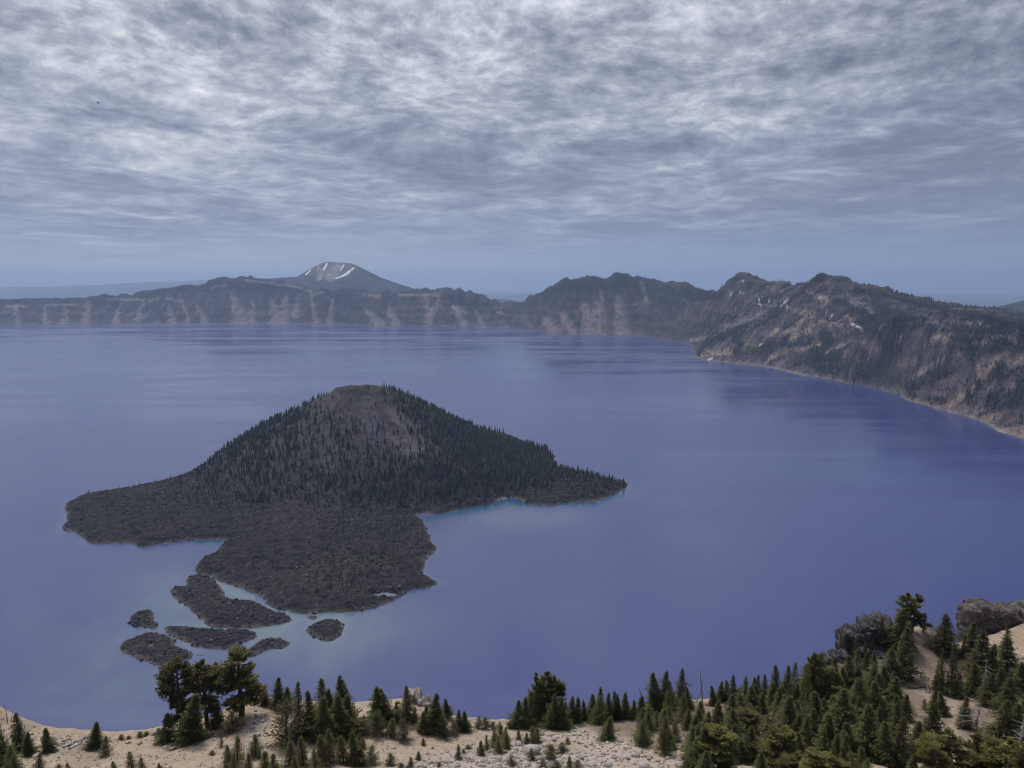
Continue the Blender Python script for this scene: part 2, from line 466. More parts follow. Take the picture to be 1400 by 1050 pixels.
TALUS = [(318, 405, 331, 441, 2, 10), (346, 412, 344, 441, 1.5, 4), (372, 410, 379, 441, 2, 8), (392, 405, 384, 441, 3, 7), (410, 402, 402, 430, 2, 4), (268, 415, 280, 440, 1.5, 4), (250, 412, 256, 438, 1, 3), (196, 412, 188, 436, 2, 3), (120, 415, 116, 440, 3, 4), (165, 415, 158, 441, 1, 3), (90, 420, 88, 441, 1, 3), (230, 418, 236, 441, 1, 4), (20, 420, 24, 441, 1.5, 3), (60, 420, 63, 441, 1, 3), (425, 405, 432, 440, 1, 3), (455, 410, 450, 440, 1, 3), (530, 415, 540, 442, 1.5, 5), (582, 405, 586, 440, 3, 4), (600, 408, 588, 436, 2, 3), (622, 420, 634, 444, 2, 4), (500, 425, 520, 443, 3, 5), (650, 425, 660, 446, 2, 4),
         (822, 410, 812, 455, 3, 14), (845, 408, 850, 456, 4, 9), (800, 418, 806, 455, 3, 8), (875, 388, 885, 412, 3, 2), (820, 395, 824, 410, 1.5, 2), (745, 440, 760, 452, 5, 6), (770, 430, 782, 454, 3, 5)]
PALE = [(377, 388.5, 400, 391, 1.8, 2), (400, 391, 424, 398, 2, 2.5), (425, 405, 439, 400, 3, 2.5), (288, 393, 310, 389, 2.2, 2.4), (336, 384, 374, 387, 2, 2), (150, 409, 194, 410, 2.2, 2), (202, 411, 216, 408, 2.5, 2.5), (7, 419, 34, 419, 2, 2), (62, 418, 102, 416, 1.6, 1.6), (496, 402, 518, 405, 2.6, 2.6), (546, 403, 603, 404, 1.8, 2.0), (618, 419, 636, 427, 2, 3), (590, 403, 604, 400, 2, 2), (230, 409, 250, 412, 2, 1.5), (680, 427, 690, 429, 2, 1)]
TANB = [(1102, 398, 1132, 409, 2, 3), (1130, 407, 1140, 418, 3, 3), (1076, 421, 1100, 427, 2.5, 4), (1100, 425, 1122, 427, 3, 2), (1101, 430, 1083, 466, 5, 4), (1111, 435, 1104, 452, 4, 6), (1070, 440, 1045, 470, 3, 2), (962, 484, 995, 480, 5, 6), (946, 465, 962, 462, 4, 3), (1050, 490, 1075, 480, 3, 3), (1090, 478, 1120, 470, 3, 4), (1130, 483, 1155, 470, 2.5, 2), (1058, 465, 1090, 445, 2, 4), (1120, 440, 1150, 445, 3, 3), (1160, 435, 1180, 452, 4, 3),
        (1265, 470, 1283, 459, 4, 4), (1290, 464, 1300, 461, 5, 5), (1226, 466, 1232, 462, 4, 3), (1332, 470, 1352, 468, 4, 3), (1390, 470, 1358, 500, 3, 4), (1235, 498, 1250, 494, 6, 5), (1335, 500, 1342, 520, 4, 4), (1218, 536, 1258, 510, 2, 2), (1258, 510, 1290, 488, 2, 2), (1300, 556, 1340, 520, 2.5, 2), (1340, 520, 1372, 480, 2, 2), (1345, 572, 1362, 570, 4, 6), (1365, 588, 1400, 592, 4, 7), (1380, 495, 1400, 490, 4, 5), (1170, 500, 1158, 512, 2, 1.5), (1165, 492, 1175, 486, 1.5, 1.5), (1020, 470, 1032, 455, 2, 2), (1180, 470, 1200, 478, 4, 4)]
GREY = [(985, 450, 1030, 433, 3.5, 4), (1030, 433, 1062, 415, 4, 3), (1062, 415, 1080, 406, 2, 1.2), (1158, 404, 1178, 418, 4, 6), (1178, 418, 1200, 430, 3, 2), (1270, 437, 1296, 447, 2.5, 3), (1322, 440, 1334, 446, 2, 3), (1344, 440, 1354, 447, 1.5, 2)]
SNOW = [(1001, 400, 998, 404, .9, .8), (1012, 399, 1016, 401, 1.6, 1.4), (1019, 403, 1021, 404, .9, .8), (1037.5, 406, 1038, 413, .9, 1.2), (1037, 415, 1041, 416, 1.6, 1.3), (1052, 409, 1051.5, 412, 1.2, .9), (1041, 403.5, 1044, 404.5, .8, .8), (1047, 391, 1048, 391.5, .9, .7), (1068, 398, 1070, 399, 1, .8), (1078, 407, 1068, 418, .7, .8), (1075.5, 418, 1077, 421, 1, 1.2), (1120, 406, 1125, 410, 1, 1), (1130, 428.5, 1132, 430, 1.3, 1), (1134, 435, 1138, 431, 1.7, 1.3), (968, 491.5, 974, 489.5, 1.4, 1.3), (1038, 473, 1042, 471, 1.3, 1.1), (990, 449, 992, 449, 1, 1), (1164, 443, 1176, 448, .8, .8), (1337, 440, 1340, 442, 1, 1), (1349, 445, 1352, 448, 1, 1), (1018, 413, 1020, 412, .7, .7), (1056, 394, 1058, 394, .7, .7), (1015, 384, 1017, 385, .7, .7)]
FOREST = [(880, 392, 960, 404, 6, 9), (915, 398, 985, 406, 10, 5), (880, 405, 930, 415, 6, 8), (605, 402, 650, 418, 4, 8), (620, 410, 670, 418, 6, 5), (700, 423, 730, 415, 3, 3), (745, 405, 765, 394, 4, 4), (200, 401, 330, 384, 3, 3), (330, 383, 376, 385, 1.6, 1.6), (0, 415, 110, 413, 2.2, 2.5), (110, 412, 200, 405, 2.5, 3), (430, 403, 480, 404, 4, 5), (440, 412, 490, 420, 5, 8), (215, 420, 225, 438, 6, 6), (450, 428, 480, 440, 6, 5),
          (970, 468, 1000, 455, 7, 5), (1000, 455, 1025, 444, 5, 3), (955, 487, 965, 470, 3, 4), (1005, 482, 1012, 470, 5, 5), (1030, 480, 1050, 470, 4, 4), (1128, 462, 1145, 500, 12, 16), (1110, 470, 1120, 500, 6, 12), (1160, 500, 1190, 510, 10, 12), (1190, 500, 1215, 480, 8, 8), (1170, 395, 1330, 432, 3, 4), (1330, 430, 1400, 446, 4, 7), (1180, 440, 1215, 468, 10, 9), (1215, 446, 1280, 448, 6, 5), (1200, 428, 1230, 440, 8, 8), (1280, 448, 1400, 454, 5, 9), (1300, 462, 1400, 472, 5, 8), (1300, 475, 1380, 480, 8, 8), (1245, 530, 1300, 505, 9, 9), (1245, 540, 1290, 548, 5, 5), (1320, 480, 1335, 500, 8, 8), (1325, 545, 1370, 500, 7, 8), (1380, 560, 1400, 530, 7, 8), (1345, 535, 1360, 555, 6, 6), (1200, 515, 1225, 520, 7, 6), (1390, 510, 1420, 560, 8, 12), (1150, 412, 1200, 440, 4, 8)]
GREEN = [(1140, 497, 1180, 500, 4, 5), (1170, 490, 1178, 505, 5, 6), (1195, 515, 1235, 522, 5, 6), (1020, 475, 1040, 476, 5, 4), (1225, 530, 1245, 518, 3, 3)]

def rim_colour(P, z0, gul, wB):
    X, Y, Z = P[:, 0], P[:, 1], P[:, 2]
    px, py = project(P)
    n = fbm(X / 120, Y / 120, 4, 41); nb = fbm(X / 600, Y / 600, 3, 42)
    st = lerp(fbm(X / 34 + 2 * n, Y / 420, 4, 47, .6), fbm((Y - .3 * X) / 34 + 2 * n, X / 380, 4, 48, .6), wB)
    jx, jy = px + 5.0 * n + 5 * st, py + 1.8 * fbm(X / 90, Y / 90, 3, 43)
    rock = np.array((0.060, 0.053, 0.055)) * (1 + 0.25 * wB[:, None])
    c = rock * np.clip(1 + 0.3 * nb + 0.5 * n + 1.15 * st, .25, 3.5)[:, None]
    band = sstep(0.1, 0.7, np.sin(Z / 15.0 + 4 * nb)) * 0.4
    c = c * (1 + band[:, None] * np.array((0.6, 0.5, 0.4)))
    c = lerp(c, np.array((0.138, 0.113, 0.098)), (wB * sstep(0.0, 0.5, nb + 0.6 * n + .4 * st) * 0.6)[:, None])
    gullies = sstep(0.25, -0.35, gul) * sstep(260, 60, z0)
    c = lerp(c, np.array((0.17, 0.146, 0.14)), (gullies * 0.45)[:, None])
    # forest takes the gentle ground behind the crests and patches of the walls
    f = capsules(jx, jy, FOREST)
    patch = sstep(0.0, 0.45, fbm(X / 190, Y / 190, 5, 44, .65)) * lerp(0.5, 0.8, wB) * sstep(6, 30, z0)
    f = np.maximum(f * 0.95 * (0.5 + 0.5 * sstep(-.35, .15, fbm(X / 75, Y / 75, 4, 49))), patch)
    behind = (px < 900) & (Y > np.interp(X / Y, np.sort(sAx), sAY[np.argsort(sAx)]) + 720)
    f = np.maximum(f, 0.92 * behind)
    f = f * (1 - 0.35 * sstep(0.1, 0.5, fbm(X / 60, Y / 60, 3, 45)))
    c = lerp(c, np.array((0.024, 0.031, 0.029)), f[:, None])
    for caps, col, k in ((TALUS, (0.25, 0.215, 0.21), 0.65), (PALE, (0.31, 0.27, 0.24), 0.6), (TANB, (0.255, 0.208, 0.165), 0.75), (GREY, (0.165, 0.15, 0.155), 0.85), (GREEN, (0.065, 0.085, 0.045), 0.75)):
        m = capsules(jx, jy, caps, 1.7 if caps is TALUS else 1.15) * (0.75 + 0.5 * fbm(X / 50, Y / 50, 3, 46))
        c = lerp(c, np.array(col), np.clip(m * k, 0, 1)[:, None]); f = f * (1 - np.clip(m, 0, 1))
    shore = sstep(13, 3, Z) * (0.5 + 0.5 * wB)
    c = lerp(c, np.array((0.19, 0.178, 0.165)), (shore * 0.6)[:, None]); f = f * (1 - shore)
    sn = 0.8 * capsules(px + 0.6 * n, py + 0.5 * n, SNOW, 0.85)
    c = lerp(c, np.array((0.86, 0.87, 0.9)), sn[:, None])
    return np.clip(np.where(sn[:, None] > .3, c, 0.085 * (c / 0.085) ** 1.4), 0.008, 0.9), f * (1 - sn)

m_rim = ground_mat('caldera_rock', 0.02, 0.08, 14, 0.04, amp=0.35)

def rim_part(pxa, pxb, step, Ys):
    s = sx(np.arange(pxa, pxb + step / 2, step), 440.0)
    SS, YY = np.meshgrid(s, Ys)
    X = SS * YY
    z, z0, gul, wB = rim_h(X, YY)
    P = np.stack([X, YY, z], -1).reshape(-1, 3)
    c, f = rim_colour(P, z0.ravel(), gul.ravel(), wB.ravel())
    q = grid_quads(*SS.shape)
    ok = (P[:, 2][q] > -40).any(1) & ~((P[:, 2][q] < -600).all(1))
    obj('caldera_wall_terrain', new_mesh('caldera_wall_terrain', P, Q=q[ok], smooth=True, cols=c), m_rim, kind='structure')
    return P, f, wB.ravel(), SS.shape

PA, fA, wA_, shA = rim_part(-330, 930, 1.5, np.concatenate([np.arange(6200, 10400, 21), np.arange(10400, 13200, 140)]))
PB, fB, wB_, shB = rim_part(930, 1690, 1.35, np.concatenate([np.arange(1950, 7300, 19), np.arange(7300, 11600, 60)]))

# ------------------------------------------------------------------ small conifers for woods seen from far away
def far_conifer(sides, tiers, seed, slim=0.17, trunk=0.1):
    """unit-height ragged conifer: stacked skirts"""
    r = np.random.default_rng(seed); V = []; T = []
    for k in range(tiers):
        z0 = trunk + (1 - trunk) * k / tiers * 0.92
        z1 = min(1.0, z0 + (1 - trunk) / tiers * 1.75) if k < tiers - 1 else 1.0
        R = slim * (1 - k / tiers) ** 0.8 + 0.015
        b = len(V)
        for i in range(sides):
            a = 2 * math.pi * (i + 0.5 * (k % 2)) / sides + r.uniform(-.25, .25); rad = R * r.uniform(0.6, 1.25)
            V.append((rad * math.cos(a), rad * math.sin(a), z0 + r.uniform(-.03, .03)))
        V.append((r.uniform(-.01, .01), r.uniform(-.01, .01), z1))
        for i in range(sides): T.append((b + i, b + (i + 1) % sides, b + sides))
    b = len(V)
    for i in range(3):
        a = 2.1 * i; V.append((0.018 * math.cos(a), 0.018 * math.sin(a), -0.08))
    for i in range(3):
        a = 2.1 * i; V.append((0.012 * math.cos(a), 0.012 * math.sin(a), trunk + 0.15))
    for i in range(3):
        j = (i + 1) % 3; T += [(b + i, b + j, b + 3 + j), (b + i, b + 3 + j, b + 3 + i)]
    return np.array(V), np.array(T)

def far_snag(seed):
    r = np.random.default_rng(seed); V = []; T = []
    def stick(p, q, a0, a1):
        b = len(V); p, q = np.array(p), np.array(q)
        for (c, a) in ((p, a0), (q, a1)):
            for i in range(3):
                V.append(tuple(c + a * np.array((math.cos(2.1 * i), math.sin(2.1 * i), 0))))
        for i in range(3):
            j = (i + 1) % 3; T.extend([(b + i, b + j, b + 3 + j), (b + i, b + 3 + j, b + 3 + i)])
    stick((0, 0, -.08), (r.uniform(-.05, .05), r.uniform(-.05, .05), 1), 0.025, 0.008)
    for k in range(4):
        a = r.uniform(0, 6.28); z = r.uniform(.35, .9)
        stick((0, 0, z), (0.13 * math.cos(a), 0.13 * math.sin(a), z + r.uniform(-.06, .05)), 0.010, 0.004)
    return np.array(V), np.array(T)

def merged(protos, pos, hgt, wid, cols, which, name, mat):
    """thousands of far trees as one piece of ground cover"""
    VV, TT, CC, off = [], [], [], 0
    ang = rng.uniform(0, 6.28, len(pos))
    for k, (pv, pt) in enumerate(protos):
        idx = np.where(which == k)[0]
        if not len(idx): continue
        ca, sa = np.cos(ang[idx])[:, None], np.sin(ang[idx])[:, None]
        h = hgt[idx][:, None]; w = (hgt[idx] * wid[idx])[:, None]
        x = (pv[:, 0] * ca - pv[:, 1] * sa) * w + pos[idx, 0][:, None]
        y = (pv[:, 0] * sa + pv[:, 1] * ca) * w + pos[idx, 1][:, None]
        z = pv[:, 2] * h + pos[idx, 2][:, None]
        VV.append(np.stack([x, y, z], -1).reshape(-1, 3))
        TT.append((pt[None] + (np.arange(len(idx)) * len(pv))[:, None, None]).reshape(-1, 3) + off)
        CC.append(np.repeat(cols[idx], len(pv), 0)); off += len(idx) * len(pv)
    me = new_mesh(name, np.concatenate(VV), T=np.concatenate(TT), cols=np.concatenate(CC))
    me.materials.append(mat)
    return me

m_far = leaf_mat('far_foliage', None, 0.0)
FARP = [far_conifer(5, 2, i, 0.17) for i in range(4)]
def wood(P, f, wB, shape, n, hlo, hhi, name, label):
    # weight by forest mask and cell size
    r = np.arange(len(P)).reshape(shape)
    cell = np.zeros(shape); Y = P[:, 1].reshape(shape)
    dY = np.gradient(Y, axis=0); cell = np.abs(dY) * Y * 0.0014
    w = (np.clip(f, 0, 1) ** 1.3 + 0.05).reshape(shape) * cell
    z = P[:, 2].reshape(shape); w[z < 10] = 0
    w[:, 0] = 0; w[:, -1] = 0; w[0] = 0; w[-1] = 0
    # only the slopes that face the lake or stand on the skyline
    px, py = project(P); vis = np.minimum.accumulate(np.where(z > -20, py.reshape(shape), 9999), axis=0)
    w[py.reshape(shape) > vis + 2.5] = 0
    w = w.ravel() / w.sum()
    i = rng.choice(len(P), n, p=w)
    pos = P[i].copy(); j = rng.uniform(-9, 9, (n, 2)); pos[:, :2] += j; pos[:, 2] -= 2.5
    h = rng.uniform(hlo, hhi, n) * rng.uniform(0.75, 1.1, n)
    col = np.array((0.022, 0.030, 0.027)) * rng.uniform(0.6, 1.5, (n, 1)) + rng.uniform(0, 0.008, (n, 1)) * np.array((1, 1, 0.3))
    me = merged(FARP, pos, h, rng.uniform(0.8, 1.3, n), col, rng.integers(0, 4, n), name, m_far)
    obj(name, me, kind='stuff', label=label, cat='forest')
wood(PA, fA, wA_, shA, 7000, 14, 26, 'rim_forest', 'dark conifer forest on the crests of the far caldera rim')
wood(PB, fB, wB_, shB, 12000, 12, 26, 'rim_forest', 'conifer forest scattered over the steep caldera wall beneath the twin peaks')

# ------------------------------------------------------------------ island
def zz(pts, x0, y0, k): return [(x0 + a / k, y0 + b / k) for a, b in pts]
front = zz([(57, 342), (150, 360), (190, 385), (200, 415), (320, 412), (385, 405), (440, 432), (540, 412), (640, 397), (700, 398), (760, 393), (815, 398), (803, 430), (790, 455), (720, 480), (680, 520), (690, 543), (740, 548), (790, 578), (860, 603), (940, 638), (985, 655), (1010, 680), (1060, 712), (1150, 733), (1250, 725), (1400, 728)], 60, 620, 3.3333)
right = zz([(440, 830), (520, 800), (550, 785), (590, 755), (640, 750), (690, 735), (650, 710), (630, 680), (640, 650), (685, 620), (660, 580), (640, 545), (640, 515), (605, 497), (640, 490), (700, 490), (780, 470), (890, 455), (890, 439), (950, 432), (985, 443), (985, 460), (1090, 465), (1130, 450), (1230, 448), (1300, 425), (1330, 402), (1358, 388), (1300, 376), (1200, 352), (1110, 336), (1088, 312), (1098, 286)], 330, 510, 2.5455)
IX, IY = -462.0, 2260.0
isl = [onlake(*p)[:2] for p in front + right]
isl += [(x, y) for x, y in ((IX + 540, IY + 170), (IX + 450, IY + 380), (IX + 250, IY + 520), (IX - 20, IY + 560), (IX - 280, IY + 440), (IX - 430, IY + 260), (IX - 480, IY + 60))]
isl += [onlake(*p, 9)[:2] for p in ((262, 642), (240, 650), (205, 659), (160, 667))] + [onlake(*p)[:2] for p in ((120, 676), (86, 690), (90, 700), (93, 712))]
isl = smooth_poly(np.array(isl), 1)
PONDS = [(353, 768, 11, 8, 7.0), (526, 813, 19, 8, 4.0)]
ROUGH = 1.0

def lava(x, y, seed):
    return (0.9 * (1 - np.abs(perlin(x / 34, y / 34, seed)) * 2) + 0.7 * (1 - 2 * np.abs(perlin(x / 15, y / 15, seed + 1))) + 0.5 * perlin(x / 7, y / 7, seed + 2))

def island_h(x, y):
    d = seg_dist(x, y, isl) * np.where(inside(x, y, isl), 1, -1)
    d = d + (15 * fbm(x / 55, y / 55, 5, 59, 0.65) + 3.0 * perlin(x / 7, y / 7, 66)) * sstep(45, 8, np.abs(d))
    r = np.hypot(x - IX, (y - IY))
    th = np.arctan2(y - IY, x - IX)
    rw = r * (1 + 0.05 * np.sin(2 * th + 0.6) + 0.05 * fbm(x / 260, y / 260, 3, 51))
    t = np.clip((rw - 88) / 425, 0, 1)
    cone = 182 * (1 - t) ** 1.18
    rim = 182 + 5 * np.cos(th - 2.0) * sstep(0, 60, rw)
    crater = np.where(rw < 92, rim - 34 * sstep(92, 25, rw), cone)
    shield = 26 * np.clip(1 - r / 1150, 0, 1) * sstep(0, 160, d)
    base = np.where(d > 0, 9 * (1 - np.exp(-d / 26)) + 2.0 * sstep(0, 6, d), np.maximum(d * 0.4, -6) - 0.6)
    hill = sstep(-2, 60, d)
    cone_m = sstep(0, 25, crater)
    rough = lava(x, y, 52) * lerp(4.2, 1.1, cone_m) * sstep(1, 18, d)
    erode = cone_m * (7 * ridged(th * 5.2 + fbm(x / 150, y / 150, 2, 55), r / 260, 4, 56) - 2) * sstep(60, 160, r)
    rub = 3.0 * fbm(x / 60, y / 60, 4, 57) * sstep(4, 40, d)
    h = base + shield + hill * crater + rough + erode * sstep(560, 380, r) + rub
    for (px, py, a, b, z_) in PONDS:
        c = onlake(px, py, z_)
        e = ((x - c[0]) / a) ** 2 + ((y - c[1]) / b) ** 2 + 0.5 * perlin(x / 9, y / 9, 58)
        h = lerp(h, z_ - 0.5, sstep(2.6, 1.0, e))
    return h, d, cone_m

def isl_colour(P, d, cm):
    X, Y = P[:, 0], P[:, 1]; px, py = project(P)
    n = fbm(X / 40, Y / 40, 4, 61); n2 = fbm(X / 9, Y / 9, 3, 62); nb = fbm(X / 200, Y / 200, 3, 63)
    c = np.array((0.036, 0.032, 0.035)) * (1 + 0.25 * n + 0.45 * n2)[:, None]
    c = lerp(c, np.array((0.060, 0.052, 0.050)), sstep(-0.1, 0.5, nb + 0.4 * n2)[:, None] * 0.5)
    top = cm * sstep(690, 600, py)
    c = lerp(c, np.array((0.066, 0.058, 0.060)), top[:, None] * 0.9)
    jx, jy = px + 4 * n, py + 3 * n2
    slide = capsules(jx, jy, [(530, 556, 575, 605, 6, 16), (545, 575, 590, 590, 5, 10), (560, 600, 575, 632, 14, 8), (528, 590, 560, 620, 3, 7)])
    c = lerp(c, np.array((0.106, 0.096, 0.097)), slide[:, None] * 0.75)
    grey = capsules(jx, jy, [(500, 550, 515, 600, 12, 18)])
    c = lerp(c, np.array((0.085, 0.08, 0.095)), grey[:, None] * 0.6)
    red = capsules(jx, jy, [(450, 545, 430, 590, 14, 22), (460, 600, 450, 630, 20, 22)])
    c = lerp(c, np.array((0.072, 0.066, 0.067)), red[:, None] * 0.6)
    scar = capsules(jx, jy, [(517, 537, 531, 539, 5, 4)])
    c = lerp(c, np.array((0.035, 0.033, 0.038)), scar[:, None] * 0.9)
    light = sstep(0.45, 0.75, fbm(X / 5.5, Y / 5.5, 2, 64)) * 0.55
    c = lerp(c, np.array((0.16, 0.145, 0.14)), light[:, None] * (0.35 + 0.5 * top[:, None]))
    olive = capsules(jx, jy, [(420, 785, 520, 765, 14, 16), (430, 800, 480, 790, 6, 8)]) * sstep(-0.3, 0.4, n2)
    c = lerp(c, np.array((0.06, 0.06, 0.04)), olive[:, None] * 0.7)
    shore = sstep(9, 1.0, d + 3 * n2) * (d > -3)
    c = lerp(c, np.array((0.15, 0.13, 0.125)), shore[:, None] * 0.6)
    c = lerp(c, np.array((0.10, 0.14, 0.13)), sstep(0.2, -0.8, P[:, 2])[:, None])
    return np.clip(0.045 * (c / 0.045) ** 1.3, 0.008, 0.8)

m_isl = ground_mat('dark_lava', 0.06, 0.30, 2.6, 0.3, amp=0.42)
def height_patch(name, poly, hf, step, mat, colf, pad=14):
    lo, hi = poly.min(0) - pad, poly.max(0) + pad
    xs = np.arange(lo[0], hi[0], step); ys = np.arange(lo[1], hi[1], step)
    X, Y = np.meshgrid(xs, ys); h, d, cm = hf(X, Y)
    P = np.stack([X, Y, h], -1).reshape(-1, 3); q = grid_quads(*X.shape)
    ok = (P[:, 2][q] > -2.5).any(1)
    obj(name, new_mesh(name, P, Q=q[ok], smooth=True, cols=colf(P, d.ravel(), cm.ravel())), mat, kind='structure')
    return xs, ys, (h, d, cm)
ISLG = height_patch('island_terrain', isl, island_h, 3.6, m_isl, isl_colour)
def island_at(x, y):
    """height, distance to shore and cone mask, read from the built surface"""
    xs, ys, gs = ISLG
    fx = np.clip((np.asarray(x, float) - xs[0]) / 3.6, 0, len(xs) - 1.001); fy = np.clip((np.asarray(y, float) - ys[0]) / 3.6, 0, len(ys) - 1.001)
    i, j = fx.astype(int), fy.astype(int); u, v = fx - i, fy - j
    return [(g_[j, i] * (1 - u) + g_[j, i + 1] * u) * (1 - v) + (g_[j + 1, i] * (1 - u) + g_[j + 1, i + 1] * u) * v for g_ in gs]

islets_px = [zz(p, 60, 620, 3.3333) for p in (
    [(645, 578), (690, 555), (760, 562), (790, 590), (825, 628), (812, 655), (870, 668), (950, 672), (1000, 695), (1040, 718), (1110, 735), (1140, 765), (1020, 790), (900, 798), (800, 800), (740, 785), (700, 740), (660, 700), (620, 682), (590, 650), (572, 625), (600, 608), (655, 612)],
    [(380, 765), (410, 725), (470, 712), (500, 720), (505, 760), (520, 800), (480, 797), (440, 792), (400, 790)],
    [(555, 792), (640, 790), (740, 800), (830, 806), (930, 805), (985, 825), (940, 850), (870, 885), (790, 895), (710, 890), (640, 860), (590, 838), (548, 812)],
    [(335, 890), (370, 855), (440, 830), (490, 818), (560, 830), (600, 850), (600, 880), (660, 900), (690, 920), (640, 960), (560, 975), (500, 960), (430, 940), (370, 912)],
    [(915, 905), (960, 870), (1010, 845), (1070, 840), (1110, 850), (1120, 870), (1080, 890), (1020, 895), (970, 925), (940, 932), (905, 922)],
    [(1190, 800), (1240, 775), (1300, 755), (1365, 765), (1370, 810), (1330, 845), (1290, 858), (1240, 845), (1200, 820)],
    [(1193, 742), (1230, 735), (1257, 742), (1240, 755), (1210, 756)],
    [(690, 918), (720, 912), (740, 918), (715, 924)])]
islets = [smooth_poly(np.array([onlake(*p)[:2] for p in q]), 1) for q in islets_px]
def islet_fn(poly, seed, top):
    def f(x, y):
        d = seg_dist(x, y, poly) * np.where(inside(x, y, poly), 1, -1)
        d = d + (6.5 * fbm(x / 24, y / 24, 4, seed + 9, .65) + 1.4 * perlin(x / 5, y / 5, seed + 3)) * sstep(18, 3, np.abs(d))
        h = np.where(d > 0, top * (1 - np.exp(-d / 14)) + 0.5 * sstep(0, 2, d), np.maximum(d * 0.35, -4) - 0.2)
        h = h + lava(x, y, seed) * 2.2 * sstep(0.5, 9, d) + 0.25 * perlin(x / 3.2, y / 3.2, seed) * sstep(-1, 3, d)
        return h, d, np.zeros_like(h)
    return f
for k, poly in enumerate(islets):
    height_patch('islet_terrain', poly, islet_fn(poly, 70 + k, (7, 5, 5, 7, 4, 6, 1.5, .6)[k]), 1.7, m_isl, isl_colour, 8)

